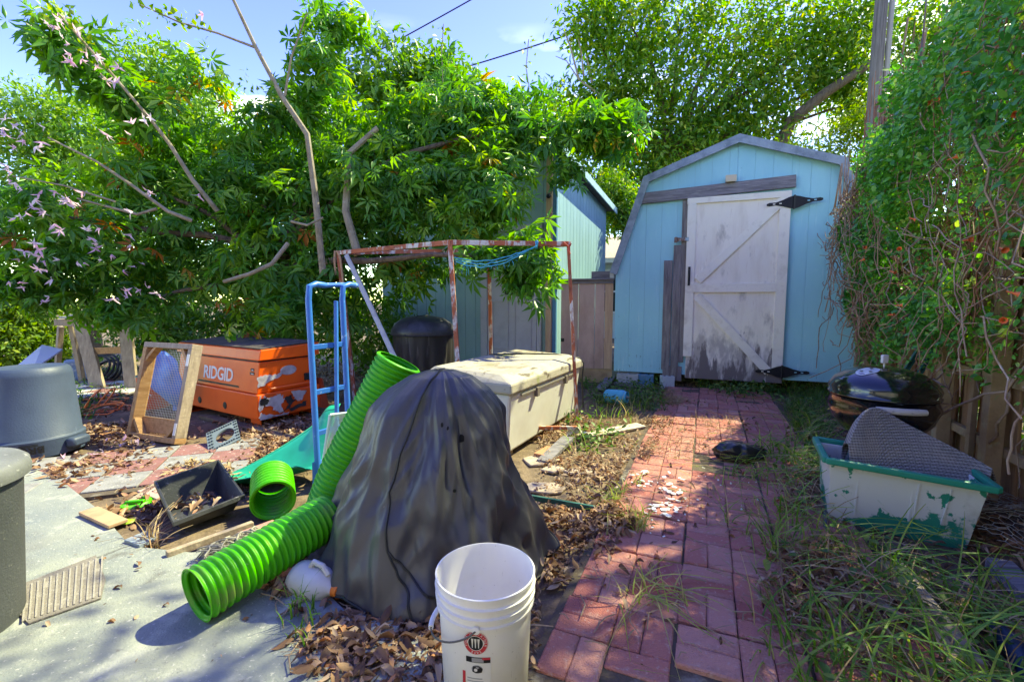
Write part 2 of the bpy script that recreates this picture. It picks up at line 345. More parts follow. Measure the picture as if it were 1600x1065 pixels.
BS = .4064; nb = 0
for row in range(0, 13):
    for c in range(3):
        bj = Vector((random.uniform(-.006, .006), random.uniform(-.006, .006), random.uniform(-.007, .006))); br = random.uniform(-.012, .012)
        if random.random() < .08: bj.z -= .01
        tiltx, tilty = random.uniform(-.012, .012), random.uniform(-.012, .012)
        for cy in range(2):
            for cx in range(2):
                for h in range(2):
                    vert = (cx+cy) % 2
                    lx = (cx+.5)*.2; ly = (cy+.5)*.2
                    if vert: lx += (h-.5)*.1; rot = math.pi/2
                    else: ly += (h-.5)*.1; rot = 0
                    p = PP(c*BS+lx, row*BS*1.0+ly+.02)
                    if p.y < 1.28: continue
                    nb += 1
                    o = bpy.data.objects.new('brick', bmeshes[random.randrange(5)]); col.objects.link(o); o.parent = path
                    o.location = p+bj+Vector((0, 0, .016+tiltx*(lx-.2)+tilty*(ly-.2))); o.rotation_euler = (random.uniform(-.01,.01), random.uniform(-.01,.01), rot-pth+br)
PATHZ = .041
# red and grey square pavers, half buried in leaves at the left
PAVR = mat('paver_red', (.26,.12,.115), .9, [((.19,.09,.085), 8, .45, .65), ((.45,.38,.35), 30, .58, .7)], bump=.5, bscale=120)
PAVG = mat('paver_grey', (.27,.26,.26), .9, [((.19,.18,.18), 8, .45, .65), ((.48,.46,.44), 30, .58, .7)], bump=.5, bscale=120)
mb = MB(); c0 = G(165, 745); e1 = Vector((.93, .36, 0)); e2 = Vector((-.36, .93, 0))
q = [c0+e1*a+e2*b for a, b in ((-.85, -.42), (.85, -.42), (.85, .5), (-.85, .5))]
mb.prism([Vector((p.x, p.y, -.02)) for p in q], (0, 0, .04)); pav = struct(mb.build('paver_strip', JOINT, smooth=False)); pav['label'] = 'strip of red and grey square pavers under leaves'
pm = {}
for nme, m_ in (('r', PAVR), ('g', PAVG)):
    m2 = MB(); m2.box((0, 0, 0), (.285, .285, .04)); o = m2.build('paver', m_, smooth=False); me = o.data
    bm = bmesh.new(); bm.from_mesh(me); bmesh.ops.bevel(bm, geom=list(bm.edges), offset=.004, segments=1, affect='EDGES'); bm.to_mesh(me); bm.free(); bpy.data.objects.remove(o); pm[nme] = me
for i in range(-3, 3):
    for j in range(-1, 2):
        o = bpy.data.objects.new('paver', pm['rg'[(i+j) % 2]]); col.objects.link(o); o.parent = pav
        p = c0+e1*((i+.5)*.295)+e2*((j+.3)*.295); o.location = (p.x, p.y, .012+random.uniform(-.003, .004)); o.rotation_euler = (0, 0, math.atan2(e1.y, e1.x)+random.uniform(-.01, .01))
mb = MB(); c1 = G(118, 612)
mb.prism([Vector((c1.x+a, c1.y+b, -.02)) for a, b in ((-.6, -.5), (.95, -.5), (.95, .75), (-.6, .75))], (0, 0, .04)); pav2 = struct(mb.build('paver_patch', JOINT, smooth=False)); pav2['label'] = 'patch of red and white square pavers behind the upturned blue can'
PAVW = mat('paver_white', (.55,.54,.53), .9, [((.40,.39,.39), 8, .45, .65)], bump=.4, bscale=120)
m2 = MB(); m2.box((0, 0, 0), (.285, .285, .04)); o = m2.build('paver', PAVW, smooth=False); pmw = o.data; bpy.data.objects.remove(o)
for i in range(5):
    for j in range(4):
        o = bpy.data.objects.new('paver', pmw if (i+j) % 2 else pm['r']); col.objects.link(o); o.parent = pav2
        o.location = (c1.x-.45+i*.295, c1.y-.35+j*.295, .013+random.uniform(-.003, .003))
# ================================================================ blue gambrel shed
SA = R(21); SX = Vector((math.cos(SA), -math.sin(SA), 0)); SO = Vector((1.48, 6.56, 0))
shed = thing('garden_shed', 'light blue barn-roofed garden shed with a peeling white door', 'shed', SO, (0, 0, -SA))
W_, ZB, ZE, ZK, ZP, XK = 3.04, .19, 1.72, 2.86, 3.27, .38
prof = [(0, ZE), (XK, ZK), (W_/2, ZP), (W_-XK, ZK), (W_, ZE)]
def topz(x):
    for (a, za), (b, zb) in zip(prof, prof[1:]):
        if a-1e-9 <= x <= b+1e-9: return za+(zb-za)*(x-a)/(b-a)
DX0, DX1, DZ0, DZ1 = .93, 2.13, .14, 2.57
mb = MB(); mb.prism([(0.02, .02, ZB+.01), (W_-.02, .02, ZB+.01), (W_-.02, .02, ZE)]+[(x, .02, z-.02) for x, z in reversed(prof[1:-1])]+[(.02, .02, ZE)], (0, .06, 0)); 
fr = mb.build('front_wall', TEALW, shed, smooth=False)
edges = [0, .2, .405, .61, .81, 1.015, 1.22, 1.425, 1.52, 1.72, 1.925, 2.13, 2.335, 2.54, 2.745, 2.9, W_]
for a, b in zip(edges, edges[1:]):
    g_ = .0009; a2, b2 = a+g_, b-g_
    xs = [a2]+[x for x, z in prof if a2 < x < b2]+[b2]
    mb = MB(); mb.prism([(a2, 0, ZB), (b2, 0, ZB)]+[(x, 0, topz(x)) for x in reversed(xs)], (0, .016, 0)); mb.build('siding_board', BLUE, fr, smooth=False)
mb = MB(); mb.prism([(0, .083, ZB), (0, 3.6, ZB), (0, 3.6, ZE), (0, .083, ZE)], (.03, 0, 0)); mb.build('side_wall', BLUE, shed, smooth=False)
mb = MB(); mb.prism([(W_-.03, .083, ZB), (W_-.03, 3.6, ZB), (W_-.03, 3.6, ZE), (W_-.03, .083, ZE)], (.03, 0, 0)); mb.build('side_wall', BLUE, shed, smooth=False)
mb = MB(); mb.prism([(.03, 3.57, ZB), (W_-.03, 3.57, ZB)]+[(min(max(x, .03), W_-.03), 3.57, z-.02) for x, z in reversed(prof)], (0, .03, 0)); mb.build('rear_wall', BLUE, shed, smooth=False)
def off_prof(d):
    out = []; n = len(prof)
    for i, (x, z) in enumerate(prof):
        nn = Vector((0, 0))
        for s in ((i-1, i), (i, i+1)):
            if 0 <= s[0] and s[1] < n:
                a, b = Vector(prof[s[0]]), Vector(prof[s[1]]); t = (b-a).normalized(); nn += Vector((-t.y, t.x))
        nn.normalize(); out.append((x+nn.x*d, z+nn.y*d))
    return out
p_in, p_out = off_prof(.004), off_prof(.035)
ext = lambda p: [(p[0][0]-.045, p[0][1]-.13)]+p[1:-1]+[(p[-1][0]+.045, p[-1][1]-.13)]
p_in, p_out = ext(p_in), ext(p_out)
for i in range(4):
    mb = MB(); mb.prism([(p_in[i][0], -.06, p_in[i][1]), (p_in[i+1][0], -.06, p_in[i+1][1]), (p_out[i+1][0], -.06, p_out[i+1][1]), (p_out[i][0], -.06, p_out[i][1])], (0, 3.75, 0)); mb.build('roof_panel', ROOFM, shed, smooth=False)
t_in, t_out = ext(off_prof(-.075)), ext(off_prof(.03))
for i in range(4):
    mb = MB(); mb.prism([(t_in[i][0], -.085, t_in[i][1]), (t_in[i+1][0], -.085, t_in[i+1][1]), (t_out[i+1][0], -.085, t_out[i+1][1]), (t_out[i][0], -.085, t_out[i][1])], (0, .022, 0)); mb.build('fascia_board', GREYTRIM, shed, smooth=False)
# lintel and jambs
LZ = R(1.5)
mb = MB(); mb.bar((.34, -.03, 2.60), (2.17, -.03, 2.67), .05, .145); mb.build('lintel_board', GREYWOODX, shed, smooth=False, bevel=.004)
mb = MB(); mb.box((.905, -.012, 1.45), (.07, .03, 2.18)); mb.build('jamb_board', GREYWOOD, shed, smooth=False, bevel=.003)
mb = MB(); mb.box((.71, -.016, 1.0), (.11, .03, 1.5)); mb.build('jamb_board', GREYWOOD, shed, smooth=False, bevel=.003)
mb = MB(); mb.box((.825, -.02, 1.06), (.10, .04, 1.78)); mb.build('jamb_board', GREYWOOD, shed, smooth=False, bevel=.003)
mb = MB(); mb.box((.80, -.012, .20), (.25, .03, .2)); mb.build('jamb_board', GREYWOOD, shed, smooth=False, bevel=.003)
door = MB(); door.box(((DX0+DX1)/2+.02, -.022, (DZ0+DZ1)/2), (DX1-DX0-.04, .04, DZ1-DZ0-.02)); door = door.build('door', DOORW, shed, smooth=False, bevel=.003); door['label'] = 'peeling white plank door with grey bare wood at its foot'
Yd = -.053
mb = MB(); mb.box((DX0+.06, Yd, 1.50), (.11, .022, 2.10)); mb.build('door_stile', DOORTRIM, door, smooth=False, bevel=.002)
mb = MB(); mb.box((DX1-.065, Yd, 1.38), (.12, .022, 2.24)); mb.build('door_stile', DOORTRIM, door, smooth=False, bevel=.002)
mb = MB(); mb.box(((DX0+DX1)/2, Yd-.001, DZ1-.055), (DX1-DX0, .022, .075)); mb.build('door_rail', DOORTRIM, door, smooth=False, bevel=.002)
mb = MB(); mb.box(((DX0+DX1)/2-.04, Yd-.002, 1.37), (1.06, .026, .115)); mb.build('door_rail', DOORTRIM, door, smooth=False, bevel=.002)
mb = MB(); mb.bar((DX0+.16, Yd-.003, 1.47), (DX1-.10, Yd-.003, 2.44), .026, .105); mb.build('diagonal_brace', DOORTRIM, door, smooth=False, bevel=.002)
mb = MB(); mb.bar((DX0+.15, Yd-.003, 1.27), (DX1-.16, Yd-.003, .29), .026, .105); mb.build('diagonal_brace', DOORTRIM, door, smooth=False, bevel=.002)
def hinge(x, z, ang):
    mb = MB(); c, s_ = math.cos(ang), math.sin(ang)
    up = [(-.30, .010), (-.27, .022), (-.2, .018), (-.12, .04), (-.06, .065), (0, .08), (.06, .065), (.12, .04), (.2, .018), (.27, .022), (.30, .010)]
    loop = up+[(a, -b) for a, b in reversed(up)]
    mb.prism([(x+a*c-b*s_, Yd-.013, z+a*s_+b*c) for a, b in loop], (0, -.007, 0))
    h_ = mb.build('hinge', BLACKIRON, shed, smooth=False)
    kn = MB(); kn.tube([(x, Yd-.023, z-.085), (x, Yd-.023, z+.085)], .012, 8); kn.build('hinge_knuckle', BLACKIRON, h_)
    for a in (-.22, -.15, .15, .22):
        b_ = MB(); b_.box((x+a*c, Yd-.0215, z+a*s_), (.026, .003, .012)); b_.build('hinge_slot', DOORTRIM if a < 0 else BLUE, h_, smooth=False)
hinge(DX1+.03, 2.41, R(3)); hinge(DX1-.01, .30, R(1))
mb = MB(); mb.box((DX0+.05, Yd-.018, 1.53), (.03, .012, .25)); mb.tube([(DX0+.05, Yd-.02, 1.62), (DX0+.05, Yd-.06, 1.6), (DX0+.05, Yd-.06, 1.47), (DX0+.05, Yd-.02, 1.45)], .008); mb.build('door_handle', BLACKIRON, shed, bevel=.003)
mb = MB(); mb.box((.88, Yd-.01, 2.02), (.16, .012, .05)); mb.tube([(.80, Yd-.02, 1.98), (.80, Yd-.02, 2.05)], .022, 10); mb.build('hasp', mat('rusty_hasp', (.22,.13,.09), .7, [((.4,.55,.6), 12, .5, .6)]), shed, bevel=.003)
mb = MB(); mb.box((1.44, -.05, 2.76), (.12, .09, .075)); mb.box((1.44, -.10, 2.755), (.13, .012, .085)); mb.build('lamp_box', mat('cream_plastic', (.62,.52,.36), .5), shed, bevel=.006)
mb = MB(); mb.box((-.045, -.03, 1.58), (.06, .05, .11)); mb.build('corner_cap', mat('pale_cap', (.55,.58,.55), .7), shed, bevel=.006)
BLOCK = mat('concrete_block', (.42,.43,.42), .95, [((.30,.31,.32), 10, .45, .65)], bump=.7, bscale=90)
BLOCKB = mat('blue_block', (.09,.23,.36), .9, [((.2,.3,.38), 12, .5, .7)], bump=.6, bscale=90)
def block(x, y, m_, label, rz, sz=(.30, .19, .17), z=None):
    t = MB(); sx, sy, szz = sz; wl = .028
    for yy in (-sy/2+wl/2, sy/2-wl/2): t.box((0, yy, szz/2), (sx, wl, szz))
    for xx in (-sx/2+wl/2, 0, sx/2-wl/2): t.box((xx, 0, szz/2), (wl, sy-2*wl, szz-.002))
    o = t.build('concrete_block', m_, smooth=False, bevel=.006); o.location = (x, y, 0); o.rotation_euler = (R(0), 0, rz)
    return tag(o, label, 'block') if label else o
q = SO+SX*.2; block(q.x, q.y-.02, BLOCK, 'pale concrete block under the corner of the blue shed', -SA)
q = SO+SX*.46; block(q.x, q.y+.0, BLOCKB, 'dark blue painted block tucked under the blue shed', -SA, (.2, .19, .17))
q = SO+SX*.72; block(q.x, q.y-.06, mat('white_block', (.5,.55,.56), .9, bump=.5, bscale=80), 'small whitish block beside the blue shed door', -SA+.3, (.17, .14, .17))
for sx_, sy_ in ((.15, 3.4), (1.5, 3.4), (2.9, 3.4), (2.85, .15), (1.5, .5)):
    q = SO+SX*sx_+Vector((math.sin(SA), math.cos(SA), 0))*sy_; ob = block(q.x, q.y, BLOCK, None, -SA); ob.name = 'foundation_block'; ob.parent = shed; ob.location = (sx_, sy_, 0); ob.rotation_euler = (0, 0, 0)
# ================================================================ lean-to with the grey door
LA = R(27); LO = Vector((.64, 6.86, 0)); LX = Vector((math.cos(LA), -math.sin(LA), 0)); LY = Vector((math.sin(LA), math.cos(LA), 0))
lean = thing('lean_to_shed', 'blue board lean-to with a pale panelled door under the tree', 'shed', LO, (0, 0, -LA))
LB, LTf, LTb, LD, LW = .18, 3.34, 3.02, 2.75, 3.4
fw = MB(); fw.box((-LW/2, .06, (LB+LTf)/2), (LW-.04, .05, LTf-LB)); fw = fw.build('front_wall', TEALW, lean, smooth=False)
x = -LW
while x < -.02:
    b = min(x+.2, 0)
    m2 = MB(); m2.box(((x+b)/2, .024, (LB+LTf)/2), (b-x-.006, .018, LTf-LB-.01)); m2.build('siding_board', TEALW, fw, smooth=False, bevel=.002); x += .2
sw = MB(); sw.prism([(-.06, .09, LB), (-.06, LD, LB), (-.06, LD, LTb), (-.06, .09, LTf)], (.04, 0, 0)); sw = sw.build('side_wall', BLUE2, lean, smooth=False)
nbd = 17; ys = [LD*i/nbd for i in range(nbd+1)]
for a, b in zip(ys, ys[1:]):
    f = lambda y: LTf+(LTb-LTf)*y/LD
    m2 = MB(); m2.prism([(-.02, a+.004, LB), (-.02, b-.004, LB), (-.02, b-.004, f(b)), (-.02, a+.004, f(a))], (.02, 0, 0)); m2.build('siding_board', BLUE2, sw, smooth=False)
rf = MB(); rf.prism([(-LW-.15, -.28, LTf+.05), (-LW-.15, LD+.2, LTb+.0), (-LW-.15, LD+.2, LTb+.05), (-LW-.15, -.28, LTf+.1)], (LW+.30, 0, 0)); rf = rf.build('roof', ROOFM, lean, smooth=False)
m2 = MB(); m2.prism([(.152, -.28, LTf-.02), (.152, LD+.2, LTb-.07), (.152, LD+.2, LTb+.045), (.152, -.28, LTf+.095)], (.02, 0, 0)); m2.build('fascia_board', mat('fascia_blue', (.35,.52,.60), .7, [((.25,.40,.48), 6, .5, .7)]), lean, smooth=False)
dr = MB(); DXC = -.72; dr.box((DXC, -.004, 1.2), (.86, .035, 2.0)); DOORG = mat('pale_door', (.50,.49,.53), .6, [((.42,.41,.44), 4, .45, .7)]); dr = dr.build('door', DOORG, lean, smooth=False, bevel=.003)
for xx in (-.2, .2):
    for z0, z1 in ((.45, 1.2), (1.45, 2.0)):
        m2 = MB()
        for bx in ((xx-.14, (z0+z1)/2, .02, z1-z0), (xx+.14, (z0+z1)/2, .02, z1-z0)): m2.box((DXC+bx[0], -.026, bx[1]), (bx[2], .012, bx[3]))
        for zz in (z0, z1): m2.box((DXC+xx, -.026, zz), (.30, .0125, .02))
        m2.build('door_panel', DOORG, dr, smooth=False, bevel=.002)
m2 = MB(); m2.box((DXC, -.027, 1.33), (.22, .012, .06)); m2.build('letter_slot', BLACKIRON, dr, smooth=False, bevel=.003)
m2 = MB(); m2.box((DXC-.50, -.008, 1.22), (.12, .04, 2.12)); m2.build('door_frame', DOORG, lean, smooth=False, bevel=.003)
m2 = MB(); m2.box((DXC+.475, -.008, 1.22), (.07, .04, 2.12)); m2.build('door_frame', DOORG, lean, smooth=False, bevel=.003)
m2 = MB(); m2.box((DXC-.02, -.009, 2.32), (1.08, .04, .08)); m2.build('door_frame', DOORG, lean, smooth=False, bevel=.003)
m2 = MB(); m2.box((-LW/2, -.35, .085), (LW, .66, .17)); m2.build('porch_step', GREYWOODX, lean, smooth=False, bevel=.005)
m2 = MB(); m2.box((-.06, -.06, 1.75), (.09, .09, 3.1)); po = m2.build('post', TANW, lean, smooth=False, bevel=.004)
m2 = MB(); m2.lathe([(0, .0), (.03, .0), (.035, .02), (.02, .04), (0, .045)], 12, (-.06, -.105, 2.72), Matrix.Rotation(R(90), 3, 'X')); m2.build('knob', BLACKIRON, po)
m2 = MB(); m2.box((.015, -.035, 1.75), (.06, .05, 3.1)); m2.build('corner_board', mat('blue_corner', (.09,.25,.42), .7, [((.12,.30,.40), 5, .5, .7)]), lean, smooth=False, bevel=.003)
for sx_, sy_ in ((-.2, .3), (-3.2, .3), (-.2, 2.5), (-3.2, 2.5)):
    q = LO+LX*sx_+LY*sy_; ob = block(q.x, q.y, BLOCK, None, -LA); ob.name = 'foundation_block'; ob.parent = lean; ob.location = (sx_, sy_, 0); ob.rotation_euler = (0, 0, 0)
# ================================================================ gate between the two sheds
ga = Vector((.73, 6.80, 0)); gb = Vector((1.46, 6.585, 0)); gd = (gb-ga); gl = gd.length; gang = math.atan2(gd.y, gd.x)
gate = thing('yard_gate', 'pinkish board gate with grey top rail between the two blue sheds', 'gate', ga, (0, 0, gang))
bw = [.0, .26, .50, .64, gl]
for i, (a, b) in enumerate(zip(bw, bw[1:])):
    m2 = MB(); m2.box(((a+b)/2, 0, .83), (b-a-.006, .022, 1.24)); m2.build('gate_board', PINKW if i < 2 else (TANW if i == 3 else PINKW), gate, smooth=False, bevel=.002)
m2 = MB(); m2.box((gl/2, -.004, 1.475), (gl, .05, .05)); m2.build('top_rail', GREYWOODX, gate, smooth=False, bevel=.003)
m2 = MB(); m2.box((gl/2, .02, 1.512), (gl+.02, .16, .022)); m2.build('cap_board', GREYWOODX, gate, smooth=False, bevel=.003)
m2 = MB(); m2.box((.03, -.016, .62), (.05, .012, .05)); m2.build('latch', BLACKIRON, gate, smooth=False, bevel=.003)
m2 = MB(); m2.box((gl/2, .03, .10), (gl, .05, .2)); m2.build('bottom_board', FENCE2, gate, smooth=False)
m2 = MB(); m2.box((.17, .11, .05), (.34, .14, .1)); o = m2.build('timber_offcut', GREYWOODX, None, smooth=False, bevel=.004); o.location = Vector((1.14, 6.62, 1.524)); o.rotation_euler = (0, 0, gang); tag(o, 'short grey timber offcut lying on top of the gate', 'timber')
# ================================================================ neighbour house seen in the gap
hs = thing('neighbour_house', 'pale blue neighbouring house with beige roof behind the sheds', 'house', (3.9, 14.4, 0), (0, 0, R(-18)))
HW = mat('house_wall', (.42,.55,.60), .8, [((.36,.48,.53), 2, .45, .65)])
m2 = MB(); m2.box((0, 2, 1.25), (7, 4, 2.5)); m2.build('wall', HW, hs, smooth=False)
m2 = MB(); m2.prism([(-3.8, -.5, 2.52), (-3.8, 4.5, 2.52), (-3.8, 2, 3.5)], (7.6, 0, 0)); m2.build('roof', mat('beige_roof', (.50,.40,.34), .9, [((.35,.28,.24), 14, .45, .65)], bump=.5, bscale=50), hs, smooth=False)
m2 = MB(); m2.box((0, -.52, 2.44), (7.6, .03, .14)); m2.build('fascia_board', mat('white_fascia', (.62,.66,.68), .6), hs, smooth=False)
GLASS = mat('dark_pane', (.02,.03,.035), .08, spec=.6)
for xx in (-2.3, -.9, 1.0):
    m2 = MB(); m2.box((xx, -.015, 1.5), (1.2, .05, 1.4)); wd = m2.build('window', mat('white_frame', (.6,.63,.65), .5), hs, smooth=False)
    for zz in (1.17, 1.83):
        m2 = MB(); m2.box((xx, -.045, zz), (1.08, .012, .6)); m2.build('pane', GLASS, wd, smooth=False)
# ================================================================ unseen house behind the viewer, added to bounce sun into the shade
oh = thing('added_bounce_house', 'unseen cream stucco house wall added to bounce sunlight onto the yard', 'house', (-.5, -2.2, 0))
STUC = mat('cream_stucco', (.82,.78,.70), .9, [((.76,.71,.63), 2, .45, .65)], bump=.4, bscale=60)
m2 = MB(); m2.box((0, -.1, 1.6), (15, .2, 3.2)); m2.build('wall', STUC, oh, smooth=False)
m2 = MB(); m2.prism([(-7.9, .45, 3.2), (-7.9, -3, 4.6), (-7.9, -3, 4.75), (-7.9, .45, 3.35)], (15.8, 0, 0)); m2.build('roof', ROOFM, oh, smooth=False)
for xx in (-4.2, 3.6):
    m2 = MB(); m2.box((xx, .012, 1.6), (1.5, .04, 1.2)); wd = m2.build('window', mat('house_window_frame', (.7,.7,.68), .5), oh, smooth=False, bevel=.004)
    for sx_ in (-.36, .36): m2 = MB(); m2.box((xx+sx_, .034, 1.6), (.66, .012, 1.08)); m2.build('pane', GLASS, wd, smooth=False)
m2 = MB(); m2.box((.2, .012, 1.06), (.95, .04, 2.1)); dd = m2.build('door', mat('house_door', (.7,.68,.64), .5), oh, smooth=False, bevel=.004)
m2 = MB(); m2.lathe([(0, 0), (.025, 0), (.03, .03), (0, .05)], 12, (.55, .035, 1.0), Matrix.Rotation(R(-90), 3, 'X')); m2.build('handle', mat('door_knob', (.5,.5,.5), .4, metal=.6), dd)
# ================================================================ right-hand fence
FA = Vector((4.62, 6.35, 0)); FB = Vector((1.62, -.4, 0)); fd = (FB-FA).normalized(); fn_ = Vector((fd.y, -fd.x, 0))   # fn_ points into the yard
if fn_.x > 0: fn_ = -fn_
fence = thing('picket_fence', 'brown wooden board fence with rails, overgrown by the flowering vine', 'fence', FA)
flen = (FB-FA).length; s = 0; fpm = []
for k in range(4):
    m2 = MB(); m2.box((0, 0, .93), (.150, .018, 1.86)); o = m2.build('picket', FENCE, smooth=False); me = o.data; bpy.data.objects.remove(o)
    bm = bmesh.new(); bm.from_mesh(me); bmesh.ops.bevel(bm, geom=list(bm.edges), offset=.003, segments=1, affect='EDGES'); bm.to_mesh(me); bm.free(); fpm.append(me)
fang = math.atan2(fd.y, fd.x); k = 0
while s < flen:
    o = bpy.data.objects.new('picket', fpm[k % 4]); col.objects.link(o); o.parent = fence; p = fd*s - fn_*(.012 if k % 2 else -.012)
    o.location = p+Vector((0, 0, random.uniform(-.03, .03))); o.rotation_euler = (random.uniform(-.02, .02), random.uniform(-.02, .02), fang); s += .128; k += 1
for zz in (.32, .74, 1.25, 1.7):
    m2 = MB(); m2.bar(fn_*.045+Vector((0, 0, zz)), fd*flen+fn_*.045+Vector((0, 0, zz-.02)), .04, .055); m2.build('rail', FENCE2, fence, smooth=False, bevel=.003)
for s in (.5, 1.6, 2.7, 3.45, 4.1, 5.2, 6.6):
    m2 = MB(); p = fd*s+fn_*.11; m2.box((p.x, p.y, 1.0), (.08, .08, 2.0), rotz(fang)); m2.build('post', FENCE2, fence, smooth=False, bevel=.004)
for s in (1.1, 2.15, 3.1, 3.8):
    m2 = MB(); p = fd*s+fn_*.085; m2.box((p.x, p.y, .9), (.05, .03, 1.8), rotz(fang)); m2.build('lath', FENCE2, fence, smooth=False, bevel=.003)
# ================================================================ utility pole and wires
pb = A(1352, 300, 9.0)
t = thing('utility_pole', 'grey wooden utility pole rising behind the vine', 'pole', (pb.x, 9.0, 0))
m2 = MB(); m2.tube([(0, 0, 0), (.03, 0, 3), (.06, 0, 6), (.1, .0, 9.5)], [.125, .115, .105, .095], 14); m2.build('shaft', POLEM, t)
m2 = MB(); m2.tube([(.17, -.05, 0), (.19, -.05, 3), (.22, -.05, 6.4), (.25, -.05, 8)], .045, 8); m2.build('conduit', mat('conduit', (.33,.31,.30), .7), t)
m2 = MB(); m2.box((.1, 0, 8.9), (2.2, .1, .12)); m2.build('crossarm', POLEM, t, smooth=False, bevel=.01)
m2 = MB(); m2.tube([(.22, -.18, 4.05), (.06, -.20, 4.1), (-.12, -.10, 4.15)], .012, 6); m2.build('wire_tie', mat('pale_tie', (.6,.6,.6), .5), t)
WIRE = mat('wire_black', (.03,.03,.035), .6)
def wire(px0, py0, px1, py1, Y0, Y1, label, ext=.6):
    a, b = A(px0, py0, Y0), A(px1, py1, Y1); d = b-a; a2 = a-d*ext; b2 = b+d*ext
    pts = []
    for i in range(25):
        u = i/24; p = a2.lerp(b2, u); p.z -= 4*u*(1-u)*.25-.19; pts.append(p)
    m2 = MB(); m2.tube(pts, .02, 6); tag(m2.build('overhead_wire', WIRE), label, 'wire')
wire(735, 0, 395, 182, 15, 17, 'thin black overhead wire crossing above the dark round tree')
wire(1040, 0, 730, 104, 13, 15, 'thick black overhead cable passing in front of the big oak')
# ================================================================ leaf materials
L_SILK = leafmat('silk_tree_leaf', [(0,(0.051,0.163,0.032)), (.35,(0.096,0.250,0.041)), (.7,(0.169,0.348,0.053)), (.955,(0.316,0.465,0.071)), (.985,(0.484,0.304,0.053)), (1,(0.484,0.185,0.045))], .36, .45)
L_DARK = leafmat('dark_leaf', [(0,(0.056,0.147,0.027)), (.5,(0.113,0.243,0.036)), (1,(0.226,0.348,0.053))], .36, .4)
L_HEDGE = leafmat('hedge_leaf', [(0,(0.078,0.192,0.034)), (.5,(0.156,0.304,0.046)), (.9,(0.293,0.425,0.081)), (1,(0.411,0.425,0.115))], .45, .45)
L_LIME = leafmat('lime_leaf', [(0,(.09,.19,.025)), (.5,(.17,.28,.03)), (1,(.27,.34,.05))], .45, .42)
L_OAK = leafmat('oak_leaf', [(0,(0.052,0.147,0.026)), (.45,(0.112,0.248,0.035)), (.8,(0.243,0.350,0.053)), (1,(0.434,0.423,0.070))], .45, .5)
L_VINE = leafmat('vine_leaf', [(0,(0.059,0.212,0.046)), (.5,(0.108,0.328,0.057)), (.85,(0.196,0.444,0.081)), (1,(0.391,0.529,0.103))], .35, .38, .5)
L_GRASS = leafmat('grass_blade', [(0,(.08,.20,.03)), (.4,(.17,.32,.05)), (.7,(.32,.42,.09)), (.85,(.46,.44,.16)), (1,(.56,.45,.26))], .5, .38)
L_WEED = leafmat('weed_leaf', [(0,(.04,.11,.02)), (.6,(.09,.19,.03)), (1,(.18,.25,.05))], .5, .3)
L_DRY = leafmat('dry_leaf', [(0,(.10,.055,.035)), (.35,(.20,.11,.062)), (.65,(.32,.19,.11)), (.88,(.46,.34,.24)), (1,(.44,.18,.07))], .7, .12, .3)
L_STRAW = leafmat('dry_straw', [(0,(.22,.15,.08)), (.6,(.42,.31,.18)), (1,(.24,.10,.05))], .7, .1, .3)
L_PINK = leafmat('pink_petal', [(0,(.62,.38,.52)), (.5,(.74,.54,.62)), (.85,(.80,.68,.70)), (1,(.80,.35,.38))], .5, .35, .3)
def BB(px, py, Y, rx, ry, k=1.0, dz=.8): 
    return (tuple(A(px, py, Y)), (rx*Y/711, (rx+ry)*.5*dz*Y/711, ry*Y/711), k)
def twig_leaves(blobs, tips, per, size, droop=.45, jit=.13, up=.6, shell=.45):
    P, O = blob_points(blobs, tips, shell); n = len(P)
    P = np.repeat(P, per, 0)+rng.normal(size=(n*per, 3))*jit*np.array((1, 1, .7)); O = np.repeat(O, per, 0)
    ax = norm(O*.55+rand_unit(n*per)*.75+np.array((0, 0, -droop))); nr = norm(O*.5+rand_unit(n*per)*.45+np.array((0, 0, up)))
    sz = size*(.65+.6*rng.random(n*per)); rv = np.clip(np.repeat(rng.random(n), per)*.65+rng.random(n*per)*.45-.05, 0, 1); return P, ax, nr, sz, rv
def limb(mb, a, b, r0, r1, bend=.15, n=8, seed=0):
    a = Vector(a); b = Vector(b); rn = random.Random(seed+int(abs(a.x*100+b.z*77))); L = (b-a).length; off = Vector((rn.uniform(-1, 1), rn.uniform(-1, 1), rn.uniform(.0, 1)))*bend*L
    pts = []; rs = []
    for i in range(n):
        u = i/(n-1); p = a.lerp(b, u)+off*math.sin(math.pi*u)*(1-.3*u)+Vector((rn.uniform(-1, 1), rn.uniform(-1, 1), rn.uniform(-1, 1)))*.015*L*(0 if i in (0, n-1) else 1)
        pts.append(p); rs.append(r0+(r1-r0)*u)
    mb.tube(pts, rs, 8); return pts
